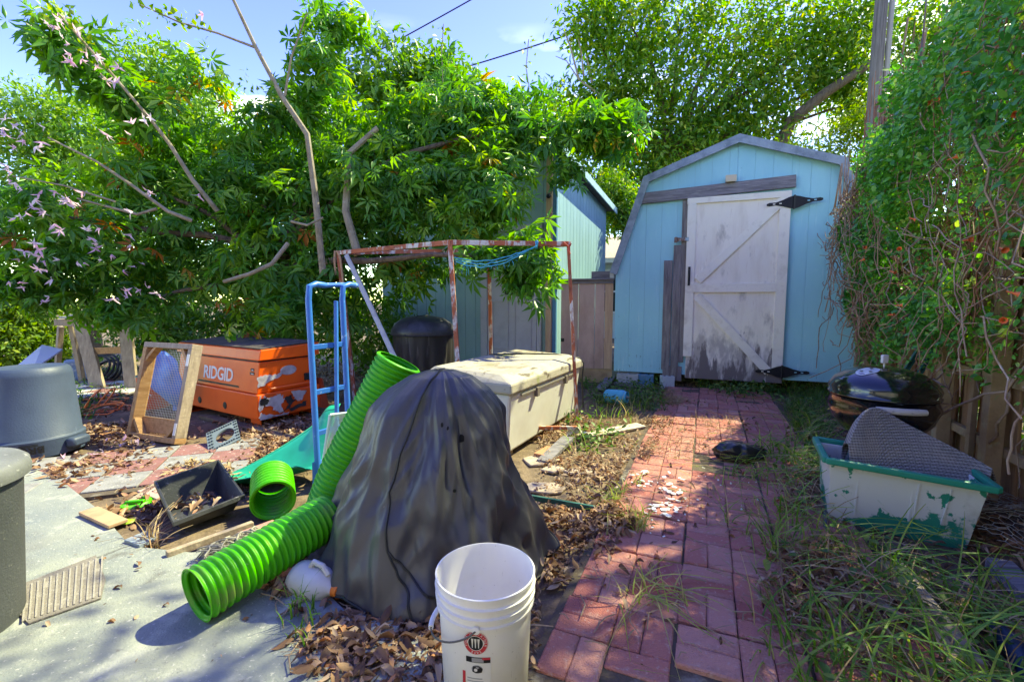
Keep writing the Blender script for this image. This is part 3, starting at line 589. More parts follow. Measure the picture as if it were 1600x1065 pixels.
# ================================================================ floss-silk tree over the yard
silk = thing('flowering_tree', 'spreading tree with hand-shaped drooping leaves and pink flowers above the orange box', 'tree', (G(520, 585).x, 6.0, 0))
tb = Vector((G(520, 585).x, 6.0, 0))
crown = [BB(*q) for q in (
 (480,225,6.2,75,85,1.3),(560,265,5.9,110,70,1.5),(640,205,6.1,90,55,1.2),(720,190,6.1,100,50,1.3),(765,155,6.2,50,32,.6),(640,310,5.7,110,60,1.4),(715,275,5.6,90,55,1.3),(770,290,5.4,48,50,.8),
 (740,345,5.3,65,40,.8),(560,375,5.75,90,50,1.2),(640,430,5.8,60,50,.8),(455,440,5.75,80,50,1.1),(470,340,5.8,95,70,1.4),(380,275,5.9,80,60,1.2),(330,350,5.9,85,60,1.2),(290,415,5.7,80,45,1.0),(400,400,5.8,80,45,1.0),
 (950,205,5.8,58,28,.8),(885,195,5.8,65,28,.8),(830,205,5.8,50,28,.6),(890,262,5.8,20,24,.2),(818,395,4.75,34,32,.45),(832,438,4.7,18,30,.25),(765,412,4.8,24,20,.2),(530,470,5.8,50,38,.6),(440,500,5.2,40,26,.45),
 (210,285,5.6,70,50,1.0),(135,385,5.2,75,45,.9),(55,340,5.2,55,60,.8),(120,455,5.3,70,32,.7),(205,480,5.3,40,28,.4),(40,430,5.1,40,40,.5),(270,235,5.8,50,45,.6),
 (500,90,5.6,36,55,.5),(462,160,5.6,34,36,.4),(535,30,5.6,24,28,.22),(490,20,5.6,26,24,.2),(415,205,5.6,26,20,.2),(205,205,5.4,36,28,.25),(165,130,5.0,30,26,.34),(125,85,4.8,26,26,.28),(75,30,4.6,24,24,.22),(240,165,5.2,30,26,.25),(832,160,6.0,22,22,.16),
 (690,110,6.3,12,35,.12),(320,140,5.4,22,26,.14),(300,95,5.2,14,18,.08),(362,200,5.6,24,30,.2))]
P, ax, nr, sz, rv = twig_leaves(crown, 27, 10, .195, jit=.12)
sz = sz*(.7+.5*rng.random(len(sz))); pick = rng.integers(0, 3, len(P))
for k_, tm_ in enumerate((leaf_palmate(7, .24, .42, 125), leaf_palmate(5, .30, .6, 95), leaf_palmate(6, .22, .25, 140))):
    w_ = pick == k_; leafcloud('crown', tm_, P[w_], ax[w_], nr[w_], sz[w_], L_SILK, silk, rnd=rv[w_])
mb = MB(); fork = tb+Vector((-.1, -.1, 1.5))
mb.tube([tb+Vector((0, 0, -.1)), tb+Vector((-.02, 0, .5)), tb+Vector((-.06, -.05, 1.0)), fork], [.17, .14, .12, .11], 12)
tr = mb.build('trunk', BARK, silk, world=True)
mb = MB()
for i, b in enumerate(crown):
    if i in (0, 2, 4, 6, 9, 11, 12, 13, 16, 17, 18, 21, 24, 26, 28, 30): limb(mb, fork+Vector((0, 0, .1*(i % 5))), b[0], .05, .012, .12, 9, i)
mb.build('branch', BARK, silk, world=True)
for pts, r0, r1 in ((((505,430,5.2),(492,300,5.1),(480,210,5.0),(440,150,5.0),(400,75,4.9),(360,-10,4.8)), .040, .016), (((400,75,4.9),(340,52,4.8),(280,35,4.7),(220,8,4.6)), .014, .006), (((340,330,5.2),(300,280,5.1),(265,225,5.0),(238,190,4.9),(170,110,4.6),(90,20,4.4)), .026, .008),
                    (((300,345,5.0),(262,330,4.9),(200,285,4.8),(150,252,4.7),(75,215,4.6)), .022, .008), (((245,326,4.9),(215,335,4.85),(165,322,4.8),(120,310,4.7)), .016, .009), (((350,440,4.9),(390,428,4.85),(425,412,4.9),(450,380,5.0)), .02, .024), (((455,346,5.0),(480,352,4.95),(505,340,5.0)), .014, .012), (((445,150,5.0),(455,90,4.9),(480,20,4.8)), .014, .006), (((20,275,4.6),(100,290,4.7),(180,315,4.8)), .006, .010), (((560,400,5.3),(540,330,5.3),(545,240,5.4),(590,200,5.4)), .05, .03)):
    mb = MB(); mb.tube([A(*p) for p in pts], [r0+(r1-r0)*i/(len(pts)-1) for i in range(len(pts))], 8); mb.build('branch', BARKL, silk, world=True)
# buds and sparse sprays along the bare upper twigs
sp = []
for (a, b, n) in (((215,8,4.6),(335,50,4.8),46), ((250,40,4.7),(255,100,4.8),10), ((90,10,4.4),(165,110,4.6),40), ((360,120,5.0),(440,160,5.0),22), ((820,60,5.8),(835,130,5.8),16), ((690,40,6.2),(692,90,6.2),16)):
    for i in range(n):
        u = random.random(); p = A(*a).lerp(A(*b), u); sp.append(p+Vector((random.gauss(0, .05), random.gauss(0, .05), random.gauss(0, .05))))
sp = np.array(sp); n = len(sp)
leafcloud('bud_spray', leaf_oval(.6, .2, .1), sp, norm(rand_unit(n)+np.array((0, 0, .3))), rand_unit(n), .05+.04*rng.random(n), L_LIME, silk)
mb = MB(); mb.tube([A(827,140,5.8), A(822,105,5.8), A(826,62,5.8)], .006, 6); mb.tube([A(692,130,6.2), A(690,80,6.2), A(693,38,6.2)], .006, 6); mb.build('twig', BARKL, silk, world=True)
# pink five-petalled flowers
FL = [(75,35),(100,60),(130,85),(150,105),(95,45),(318,22),(228,188),(205,210),(180,130),(20,195),(40,220),(65,222),(15,260),(25,285),(40,330),(25,340),(68,330),(110,312),(65,400),(50,380),(142,373),(175,397),(210,415),(120,410),(195,455),(185,465),(65,470),(30,440),(100,310),(312,302),(235,300),(130,300),(60,420),(10,210),(205,365),(245,455),(85,355),(155,95),(110,95),(125,60)]
pet = leaf_smooth(.30, .3, .45, .05)
FL += [(random.gauss(px, 14), random.gauss(py, 12)) for px, py in FL for _ in range(2) if px < 260]
for i, (px, py) in enumerate(FL):
    Y = 4.3+.5*random.random(); c = np.array(A(px, py, Y)); n = random.choice((3, 4, 5)); a = np.arange(n)*2*math.pi/5+random.random()*6+rng.normal(size=n)*.2
    fc = norm(np.array((random.uniform(-1, 1), -random.uniform(0, 1), random.uniform(-1.2, .3))))
    e1_ = norm(np.cross(fc, (0.1, .2, 1))); e2_ = np.cross(fc, e1_); op = random.uniform(.7, 2.6)
    ax = np.cos(a)[:, None]*e1_+np.sin(a)[:, None]*e2_+fc*op+rand_unit(n)*.2
    leafcloud('flower', pet, np.repeat(c[None], n, 0), ax, np.repeat(fc[None], n, 0)+rand_unit(n)*.5, (.045+.03*random.random())*(.8+.4*rng.random(n)), L_PINK, silk, rnd=np.clip(random.random()*.85+rng.normal(size=n)*.08, 0, 1), kind=None)
# ================================================================ other trees
def tree(name, label, blobs, per, size, m, base, tr_r, tmpl, limbs=True, jit=.16, up=.5, tips=None, droop=.3, bark=BARK, trunk_top=None, group=None):
    t = thing(name, label, 'tree' if 'tree' in name else 'bush', base, group=group)
    P, ax, nr, sz, rv = twig_leaves(blobs, tips, per, size, droop, jit, up)
    leafcloud('crown', tmpl, P, ax, nr, sz, m, t, rnd=rv)
    base = Vector(base); top = Vector(trunk_top) if trunk_top else Vector((base.x+.1, base.y, max(.6, min(b[0][2] for b in blobs))))
    mb = MB(); limb(mb, base+Vector((0, 0, -.1)), top, tr_r, tr_r*.7, .04); mb.build('trunk', bark, t, world=True)
    if limbs:
        mb = MB()
        for b in blobs: limb(mb, top, b[0], tr_r*.45, .02, .1, 7)
        mb.build('branch', bark, t, world=True)
    return t
DIA = leaf_diamond(.42, .08)
tree('shade_tree', 'dark dense round-topped tree behind the flowering tree', [BB(*q) for q in ((605,115,9,70,55),(560,185,9,85,60),(665,150,9,60,50),(640,230,9,100,80),(700,180,9,60,70),(740,240,9,60,60),(530,270,9,80,80),(620,330,9,110,70),(690,120,9.2,22,40,.4),(500,330,9,70,70),(740,330,9,60,60))],
     5, .17, L_DARK, (-2.2, 9.3, 0), .16, DIA, tips=340, jit=.17, droop=.7)
tree('yellow_green_tree', 'tall yellow-green tree top showing behind the pink flowering branches', [BB(*q) for q in ((235,110,11,55,45),(280,150,11,45,50),(200,160,11,50,50),(240,210,11,80,60),(330,200,11,50,60),(300,260,11,80,60),(380,300,11,70,60),(420,230,11,30,30,.5),(330,330,11,90,50))],
     5, .15, L_HEDGE, (-8.3, 11.3, 0), .16, DIA, tips=320, jit=.2)
tree('hedge_tree', 'tangled mid-green tree at the far left behind the upturned can', [BB(*q) for q in ((40,190,9,70,50),(110,200,9,60,50),(30,270,9,80,60),(120,290,9,80,70),(200,300,9.2,70,70),(60,360,9,90,60),(180,390,9,90,60))],
     6, .12, L_HEDGE, (-8.6, 9.3, 0), .14, DIA, tips=420, jit=.16)
tree('hedge_bush', 'dark leafy bush in the shade behind the orange job box', [BB(*q) for q in ((260,450,8.2,80,60),(350,470,8.2,80,60),(430,480,8.2,70,55),(500,500,8.0,70,60),(580,520,7.6,60,50),(330,530,8,90,40),(240,520,8,60,40))],
     6, .11, L_DARK, (-4.6, 8.3, 0), .08, DIA, tips=380, jit=.14)
tree('lime_bush', 'bright sunlit yellow-green bush left of the wooden trestle', [BB(*q) for q in ((20,480,6.9,50,50),(60,500,7.1,40,55),(15,540,6.7,45,35),(-40,500,6.9,50,60),(65,545,7,35,35))],
     6, .09, L_LIME, (-7.4, 7.1, 0), .05, DIA, tips=340, jit=.10)
oak = [BB(*q) for q in ((925,35,13,40,42),(985,40,13,60,50),(1060,30,13,60,55),(1140,50,13,70,60),(1220,30,13,70,55),(1300,50,13,60,55),(1350,30,13,40,50),(960,120,13,45,50),(1020,120,13,60,55),(1090,140,13,65,60),(1165,130,13,65,60),(1240,110,13,60,45),(1310,120,13,45,40),
    (945,185,13,45,40),(1005,220,13,60,55),(1065,235,13,55,50),(1120,215,13,45,40),(940,260,13,60,45),(985,300,13,55,45),(1190,200,13,45,40),(1345,160,13,40,40),(930,330,13,50,40),(905,195,13,18,25,.3),(880,160,13.5,35,22,.5))]
tree('oak_tree', 'big green tree with long branches behind the blue sheds', oak, 5, .20, L_OAK, (4.9, 13.4, 0), .22, leaf_diamond(.38, .08), tips=300, jit=.23, trunk_top=tuple(A(1042, 250, 13.3)))
mb = MB(); mb.tube([A(1205, 300, 12.6), A(1216, 236, 12.6), A(1235, 190, 12.5), A(1290, 145, 12.4), A(1352, 105, 12.3), A(1400, 60, 12.2)], [.2, .17, .15, .13, .1, .07], 10)
o = mb.build('branch', BARK, [q for q in bpy.data.objects if q.name == 'oak_tree'][0], world=True)
mb = MB()
for pts in (((940,150),(905,125),(885,95),(868,88)), ((905,125),(890,70),(882,50)), ((912,118),(908,80),(903,60)), ((925,130),(918,95),(915,85))): mb.tube([A(p[0], p[1], 12.6) for p in pts], [.03, .02, .012, .008][:len(pts)], 6)
mb.build('dead_branch', BARKL, [q for q in bpy.data.objects if q.name == 'oak_tree'][0], world=True)
tree('yellowing_tree', 'yellowish loose tree behind the right end of the blue shed', [BB(*q) for q in ((1250,250,10.5,50,30),(1310,250,10.5,50,50),(1360,230,10.5,50,60),(1400,150,10.5,60,60),(1290,300,10.5,50,35),(1370,320,10.5,50,50),(1420,60,10.5,60,60),(1330,200,10.5,30,25,.5))],
     5, .12, L_LIME, (8.3, 10.6, 0), .12, DIA, tips=200, jit=.2)
tree('shrub_bush', 'dark green shrub filling the gap between the two blue sheds', [BB(*q) for q in ((970,325,9.8,30,30),(955,300,9.8,30,30),(990,350,9.8,25,20,.6))], 6, .10, L_OAK, (2.3, 9.9, 0), .05, DIA, tips=260, jit=.1)
hb_ = []
for k in range(-5, 13):
    p = FA+fd*(k*.6)-fn_*.8; h_ = float(np.interp(k*.6, [-3, 0, 2.0, 3.0, 4.0, 5.0, 7.5], [2.6, 2.1, 2.1, 2.6, 3.2, 3.5, 3.5])); hb_.append(((p.x, p.y, h_*.52), (.45, .45, h_*.5), 1.0))
tree('neighbour_hedge_bush', 'dense dark hedge behind the vine-covered fence', hb_, 6, .10, L_HEDGE, tuple(FA+fd*3-fn_*.8), .06, DIA, limbs=False, tips=420, jit=.12)
ntb = [((5.0+dx, 4.4+dy, 6.6+dz), (r_, r_, r_*.75), k_) for dx, dy, dz, r_, k_ in ((0, 0, 0, .8, 1), (-.8, -.5, .1, .7, .8), (.9, -.4, .3, .8, 1), (.3, -1.0, .2, .75, .9), (-.5, .6, .4, .7, .7), (.9, .7, .5, .8, 1), (1.6, .1, .2, .8, 1), (-1.3, .0, -.1, .5, .5), (.1, .2, .8, .8, 1), (1.3, -1.1, 0, .7, .9), (-1.5, -.2, .1, .55, .7), (-1.2, -.6, -.1, .5, .6))]
tree('backdrop_tree', 'broad green tree far behind the vine-covered fence', [BB(*q) for q in ((1440,215,9.6,50,50),(1460,110,9.6,50,60),(1480,20,9.6,60,60),(1540,150,9.4,70,80),(1560,50,9.4,70,70),(1620,200,9.2,70,80),(1640,80,9.2,80,90),(1520,260,9.4,80,60),(1600,310,9.2,80,60))], 5, .15, L_OAK, (9.6, 9.7, 0), .14, DIA, tips=300, jit=.2)
tree('added_shading_tree', 'unseen tall tree behind the vine-covered fence, added to shade the foreground', ntb, 5, .13, L_OAK, (5.5, 4.7, 0), .13, DIA, tips=62, jit=.16)  # crown out of view, added and shaped to cast the foreground shade
# ================================================================ flowering vine on the fence
vine = thing('flowering_vine', 'tall tangled vine with small orange flowers covering the right-hand fence', 'vine', FA)
def vtop(s): return np.interp(s, [0, 1.0, 2.0, 2.9, 3.6, 4.2, 5.0, 7.5], [1.95, 2.1, 2.25, 2.5, 2.9, 3.4, 3.9, 4.2])
def vpos(n, zlo=.75):
    s = rng.random(n)*(flen-.1); zt = vtop(s); u = rng.random(n)
    z = zlo+(zt-zlo)*u**.8+rng.normal(size=n)*.08
    bul = (.20+.22*np.sin(np.clip((z-1.0)/2.6, 0, 1)*math.pi))*np.interp(s, [0, 1.2, 2.2], [.25, .5, 1])
    nzv = np.array([mnoise.noise(Vector((a*1.5, b*1.5, 4.2))) for a, b in zip(s, z)])
    nz2 = np.array([mnoise.noise(Vector((a*3.6, b*3.6, 9.2))) for a, b in zip(s, z)])
    keep = rng.random(n) < np.clip(np.interp(z, [.7, 1.1, 1.5, 2.0], [.22, .40, .7, .95])+nzv*.9, .03, 1)*np.clip(.62+nz2*2.0, .03, 1)
    d = bul*(.35+.9*rng.random(n)**.6)+nzv*.16*np.interp(s, [0, 2], [.2, 1])+.05
    P = np.array(FA)[None]+np.array(fd)[None]*s[:, None]+np.array(fn_)[None]*d[:, None]; P[:, 2] = z
    return P[keep], s[keep]
P, s_ = vpos(150000); n = len(P)
ax = norm(np.array(fn_)[None]*.5+rand_unit(n)*.9+np.array((0, 0, -.35))); nr = norm(np.array(fn_)[None]*.7+rand_unit(n)*.6+np.array((0, 0, .5)))
leafcloud('foliage', leaf_smooth(.62, .16, .14, 0, (.3,.7)), P, ax, nr, .024+.034*rng.random(n)**1.3, L_VINE, vine, rnd=np.clip(np.array([.45+.9*mnoise.noise(Vector((p[0]*2.5, p[1]*2.5, p[2]*2.5))) for p in P])+.25*rng.normal(size=n), 0, 1))
# far end of the vine leans over the shed corner
P2, O2 = blob_points([BB(1350,330,5.4,14,40,.5),(tuple(A(1362,450,5.1)),(.10,.12,.6),.8),(tuple(A(1362,555,4.9)),(.09,.12,.3),.5),BB(1365,250,5.6,18,30,.5)], 700, .4); n = len(P2)
leafcloud('foliage', leaf_smooth(.62, .16, .14, 0, (.3,.7)), P2, norm(O2+rand_unit(n)*.8+np.array((0, 0, -.3))), norm(O2+rand_unit(n)*.4+np.array((0, 0, .5))), .04+.03*rng.random(n), L_VINE, vine)
STEM = mat('vine_stem', (.36,.25,.18), .8, [((.22,.13,.09), 9, .45, .65), ((.55,.46,.38), 20, .58, .70)])
STEMR = mat('vine_stem_red', (.28,.13,.08), .85, [((.40,.24,.17), 12, .5, .7)])
for nm, m_, cnt, r_, zl, zh, wig in (('stem', STEM, 170, .0035, .55, 2.6, .16), ('stem', STEMR, 700, .0032, 1.0, 3.4, .2), ('stem', STEM, 60, .007, .3, 3.6, .12), ('stem', STEM, 260, .004, 1.1, 2.7, .3)):
    mb = MB()
    for i in range(cnt):
        s0 = random.uniform(.1, flen-2.2); z0 = random.uniform(zl, zh); a = random.uniform(0, 2*math.pi); step = random.uniform(.06, .13); d = random.uniform(.08, .38) if wig < .25 else random.uniform(.35, .55); s0 = max(s0, 2.1) if wig < .25 else max(s0, 2.0); pts = []; s1 = s0; z1 = z0
        for k in range(random.randint(6, 11)):
            p = FA+fd*s1+fn_*d; pts.append(Vector((p.x, p.y, max(.05, z1)))); a += random.gauss(0, .45); s1 += math.cos(a)*step; z1 += math.sin(a)*step; d = min(.55, max(.06, d+random.gauss(0, .035))); z1 = min(max(.3, z1), float(vtop(max(0, s1)))-.08)
        mb.tube(pts, r_*random.uniform(.6, 1.3), 4, cap=False)
    stuff(mb.build(nm, m_, vine, world=True, fix=False, smooth=True, ang=180))
for pts in (((1600,575,3.0),(1560,615,3.05),(1500,632,3.1),(1450,628,3.0)), ((1362,470,4.7),(1330,560,4.8),(1290,580,4.9),(1265,590,4.9)), ((1600,610,2.6),(1540,650,2.7),(1545,700,2.75),(1560,720,2.8))):
    mb = MB(); mb.tube([A(*p) for p in pts], .005, 6); mb.build('stem', STEM, vine, world=True)
FLW = mat('orange_flower', (.75,.16,.05), .5, [((.70,.08,.05), 6, .5, .6)])
fm = MB(); fm.lathe([(.003, 0), (.005, .024), (.010, .036), (.015, .040)], 7); fo = fm.build('flower', FLW); fme = fo.data; bpy.data.objects.remove(fo)
for px, py in ((1348,385),(1407,391),(1343,408),(1390,423),(1398,477),(1387,492),(1505,376),(1562,387),(1570,500),(1450,165),(1503,115),(1540,80),(1590,175),(1480,250),(1460,160),(1572,455),(1420,340)):
    # stand the flower on the vine's face, along that line of sight
    d = ray(px, py); o_ = Vector((0, 0, CAMH)); k = ((FA+fn_*.52)-o_).dot(fn_)/d.dot(fn_); p = o_+d*k
    o = bpy.data.objects.new('flower', fme); col.objects.link(o); o.parent = vine; o.location = p-FA; o.rotation_euler = (R(random.uniform(60, 120)), 0, R(random.uniform(-60, 60)))
# ================================================================ grass, weeds and litter
def in_poly(P, poly):
    x, y = P[:, 0], P[:, 1]; c = np.zeros(len(P), bool); n = len(poly)
    for i in range(n):
        x0, y0 = poly[i]; x1, y1 = poly[(i+1) % n]
        c ^= ((y0 > y) != (y1 > y)) & (x < (x1-x0)*(y-y0)/(y1-y0+1e-12)+x0)
    return c
def scatter(pxpoly, n, clump=0):
    poly = [tuple(G(*p).xy) for p in pxpoly]; a = np.array(poly); lo, hi = a.min(0), a.max(0); out = []
    tot = 0
    while tot < n:
        q = lo+(hi-lo)*rng.random((n*2, 2)); q = q[in_poly(q, poly)]
        if clump:
            nv = np.array([mnoise.noise(Vector((p[0]*clump, p[1]*clump, 2.2))) for p in q]); q = q[rng.random(len(q)) < np.clip(.35+nv*1.6, .02, 1)]
        out.append(q); tot += len(q)
    return np.concatenate(out)[:n]
def on_path(q):
    d = q-np.array(P0.xy); a = d@np.array(PU.xy); b = d@np.array(PV.xy); return (a > -.02) & (a < 1.24) & (b > 0) & (b < 5.4)
patio_poly = [tuple(p.xy) for p in pp]
def base_z(q): 
    z = np.where(on_path(q), PATHZ, .01); return np.where(in_poly(q, patio_poly), PATZ, z)
def blades(name, q, m, hmin, hmax, w, lean=.6, segs=5, label=None, rnd=None, dirs=None, z0=None):
    n = len(q); h = hmin+(hmax-hmin)*rng.random(n)**1.4; a = rng.random(n)*2*math.pi if dirs is None else dirs+rng.normal(size=n)*.7
    d = np.stack((np.cos(a), np.sin(a)), 1); s = np.stack((-np.sin(a), np.cos(a)), 1); ln = lean*(.3+1.1*rng.random(n)); z0 = base_z(q) if z0 is None else z0
    V = np.zeros((n, (segs+1)*2, 3)); tw = rng.normal(size=n)*.3
    for k in range(segs+1):
        u = k/segs; ww = w*(1-u**1.6)*.5+.0004; hz = h*(u-ln*.42*u**2); hz = np.maximum(hz, h*.02); xy = q+d*(h*ln*u**1.7)[:, None]+s*(h*tw*u**2)[:, None]
        for sd, j in ((-1, 0), (1, 1)): V[:, k*2+j, :2] = xy+s*(sd*ww); V[:, k*2+j, 2] = z0+hz+.002*j
    F = [];
    for k in range(segs): F += [(2*k, 2*k+1, 2*k+3), (2*k, 2*k+3, 2*k+2)]
    m_ = (segs+1)*2; Fa = (np.array(F)[None]+(np.arange(n)*m_)[:, None, None]).reshape(-1, 3); me = bpy.data.meshes.new(name); VV = V.reshape(-1, 3)
    me.vertices.add(len(VV)); me.vertices.foreach_set('co', VV.astype(np.float32).ravel()); me.loops.add(Fa.size); me.loops.foreach_set('vertex_index', Fa.astype(np.int32).ravel())
    me.polygons.add(len(Fa)); me.polygons.foreach_set('loop_start', np.arange(0, Fa.size, 3, dtype=np.int32)); me.update(calc_edges=True)
    at = me.attributes.new('rnd', 'FLOAT', 'POINT'); at.data.foreach_set('value', np.repeat(rng.random(n) if rnd is None else rnd, m_).astype(np.float32)); me.materials.append(m)
    o = stuff(link(name, me)); 
    if label: o['label'] = label; o['category'] = 'grass' if 'grass' in name else 'straw'
    return o
GR = ((1240,640),(1300,700),(1285,800),(1420,900),(1600,960),(1750,1400),(1250,1400),(1230,1065),(1200,960),(1190,880),(1210,820),(1215,760),(1185,740),(1160,735),(1180,715),(1240,690))
q = scatter(GR, 820, 2.6); blades('grass', q, L_GRASS, .07, .40, .0075, 1.4, 7, 'long green grass sprawling over the right edge of the brick path', rnd=.72*rng.random(len(q)))
q = scatter(((1150,940),(1190,870),(1120,820),(1110,740),(1180,730),(1260,760),(1250,1100),(1180,1060)), 160, 2.5); blades('grass', q, L_GRASS, .08, .3, .005, 1.7, 6, 'scattered grass runners lying on the red bricks')
q = scatter(((1230,600),(1300,600),(1300,690),(1250,690),(1225,650)), 900, 2); blades('grass', q, L_WEED, .06, .24, .006, .7, 5, 'green weeds against the blue shed beside the black kettle')
q = scatter(((1075,595),(1240,592),(1290,600),(1230,622),(1090,612)), 900, 2); blades('grass', q, L_GRASS, .04, .16, .006, .8, 4, 'low dry grass at the foot of the peeling white door', rnd=.5+.5*rng.random(900))
q = scatter(((905,600),(1030,590),(1040,650),(1000,640),(930,640)), 620, 2.5); blades('grass', q, L_WEED, .04, .16, .008, .8, 4, 'low weeds round the blue gas bottle')
q = scatter(((905,640),(1010,640),(1000,700),(880,720)), 90, 2.5); blades('grass', q, L_GRASS, .08, .30, .008, .6, 5, 'thin yellow-green weeds by the end of the storage box')
q = scatter(((450,940),(500,960),(480,1040),(440,1000)), 26); blades('grass', q, L_GRASS, .08, .2, .007, .5, 5, 'small grass tuft growing through leaves before the black cover', rnd=.4*rng.random(26))
q = scatter(((60,590),(180,570),(210,630),(130,660),(70,640)), 420, 2); blades('grass', q, L_WEED, .05, .18, .014, .8, 4, 'leafy green weeds beside the orange extension cord')
q = scatter(((960,870),(1010,840),(1000,760),(930,790),(900,850)), 160, 3); blades('grass', q, L_GRASS, .05, .13, .006, 1.0, 4, 'flattened olive grass beside the left edge of the path', rnd=.5+.4*rng.random(160))
q = scatter(((960,960),(1000,900),(1120,980),(1240,1000),(1180,1020),(1050,1000)), 60, 3); blades('grass', q, L_GRASS, .05, .16, .005, 2.3, 6, 'yellow runner grass crossing the near bricks', rnd=.6+.35*rng.random(60))
SX5 = (.14, .34, .55, .75, .9); LOVS = [leaf_smooth(.34, .9, .5, .08, SX5), leaf_smooth(.24, .5, .3, -.12, SX5), leaf_smooth(.42, 1.4, .7, .05, SX5), leaf_smooth(.36, -.6, -.3, .10, SX5)]; LOV = LOVS[0]
def litter(name, label, pxpoly, n, size, m=L_DRY, clump=1.6, zmax=.03, rnd=None, flat=.5):
    q = scatter(pxpoly, n, clump); P = np.column_stack((q, base_z(q)+.004+zmax*rng.random(n)**2)); a = rng.random(n)*2*math.pi
    ax = np.stack((np.cos(a), np.sin(a), rng.normal(size=n)*.25), 1); nr = norm(np.array((0, 0, 1.0))[None]+rand_unit(n)*flat)
    sz = size*np.where(rng.random(n) < .45, .18+.3*rng.random(n), .55+.9*rng.random(n)); pk = rng.integers(0, 4, n); rnd = rng.random(n) if rnd is None else rnd
    t = thing(name, label, 'leaves', (float(q[:, 0].mean()), float(q[:, 1].mean()), 0)); t['kind'] = 'stuff'
    for k_ in range(4):
        w_ = pk == k_; leafcloud('dead_leaves', LOVS[k_], P[w_], ax[w_], nr[w_], sz[w_], m, t, rnd=rnd[w_])
    return t
litter('leaf_litter', 'thick brown leaf litter round the orange job box', ((-60,660),(200,640),(500,655),(520,700),(480,760),(330,790),(215,830),(120,780),(60,740),(-60,760)), 9000, .062, clump=1.2)
litter('leaf_litter', 'pale sunlit dry leaves behind the black tray', ((255,745),(300,725),(400,735),(360,755),(300,790)), 700, .05, L_STRAW, .9, .05, rnd=.3+.5*rng.random(700))
litter('leaf_litter', 'brown curled leaves in front of the black grill cover', ((420,930),(500,900),(700,960),(690,1400),(560,1400),(480,1065)), 2200, .06, clump=2.2)
litter('leaf_litter', 'dry leaf heap between the black cover and the bricks', ((840,800),(930,780),(985,830),(960,900),(850,930),(835,860)), 1500, .055, clump=1.8, zmax=.05)
litter('leaf_litter', 'paler leaves and twigs beside the storage box', ((840,680),(900,650),(1010,660),(960,760),(930,790),(840,790)), 2200, .045, clump=1.4, rnd=.4+.5*rng.random(2200))  # leaf colours kept to the middle and pale part of the ramp
litter('leaf_litter', 'few dead leaves lying on the bricks', ((860,1060),(960,880),(1000,700),(1180,640),(1240,760),(1260,1065)), 260, .045, clump=2.5, zmax=.012)
litter('leaf_litter', 'dark leaf mulch under the grass by the fence', ((1240,640),(1330,640),(1620,780),(1800,1000),(1800,1400),(1250,1400),(1240,1000),(1220,820)), 3600, .055, clump=1.3)
litter('leaf_litter', 'stray brown leaves on the concrete', ((60,1060),(420,1060),(420,900),(300,840),(60,800)), 36, .04, clump=0, zmax=.006)
litter('leaf_litter', 'leaf litter in the shade under the trees', ((-60,640),(200,640),(500,655),(700,640),(900,600),(900,570),(400,560),(-60,575)), 4200, .07, clump=1.2)
q = scatter(((960,640),(1080,600),(1060,640),(1000,665),(930,670)), 900, 2); blades('dry_straw', q, L_STRAW, .03, .13, .004, 1.3, 3, 'brown dead grass spread over the far end of the path')
q = scatter(((850,690),(1000,670),(1150,655),(1150,720),(980,740),(860,780)), 420, 2); blades('dry_straw', q, L_STRAW, .04, .16, .003, 1.6, 3, 'fine dry straw on the sunlit patch of bricks')
litter('fallen_petals', 'fallen pink petals on the leaf litter near the upturned blue can', ((60,740),(130,700),(220,680),(260,700),(120,760)), 45, .06, L_PINK, 0, .03)

litter('leaf_litter', 'fine dry debris gathered along the left edge of the bricks', ((840,1065),(850,930),(960,880),(1000,740),(1060,650),(1010,650),(930,780),(830,900),(800,1065)), 1500, .035, clump=2.0, zmax=.02)
litter('leaf_litter', 'dead leaves and dry bits caught in the grass along the path', ((1180,1065),(1200,900),(1230,800),(1260,720),(1300,760),(1290,850),(1400,1000),(1400,1065)), 1300, .045, clump=2.0, zmax=.05, rnd=.3+.7*rng.random(1300))
litter('leaf_litter', 'brown debris scattered over the far end of the path', ((1030,640),(1080,600),(1230,610),(1240,650),(1150,650),(1050,680)), 700, .03, L_STRAW, 2.0, .02)
q = scatter(GR, 500, 2.0); blades('dry_straw', q, L_STRAW, .06, .36, .004, 1.6, 5, 'dry straw mixed into the grass beside the path', rnd=rng.random(500)*.7)
q = scatter(GR, 420, 3.0); P_ = np.column_stack((q, base_z(q)+.03+.08*rng.random(420)))
o = leafcloud('broadleaf_weeds', leaf_smooth(.6, .2, .2, 0, (.3,.7)), P_, norm(rand_unit(420)*np.array((1, 1, .4))), norm(np.array((0, 0, 1.))+rand_unit(420)*.5), .025+.035*rng.random(420), L_WEED); o['label'] = 'small broad-leaved weeds among the grass by the tub'; o['category'] = 'weeds'
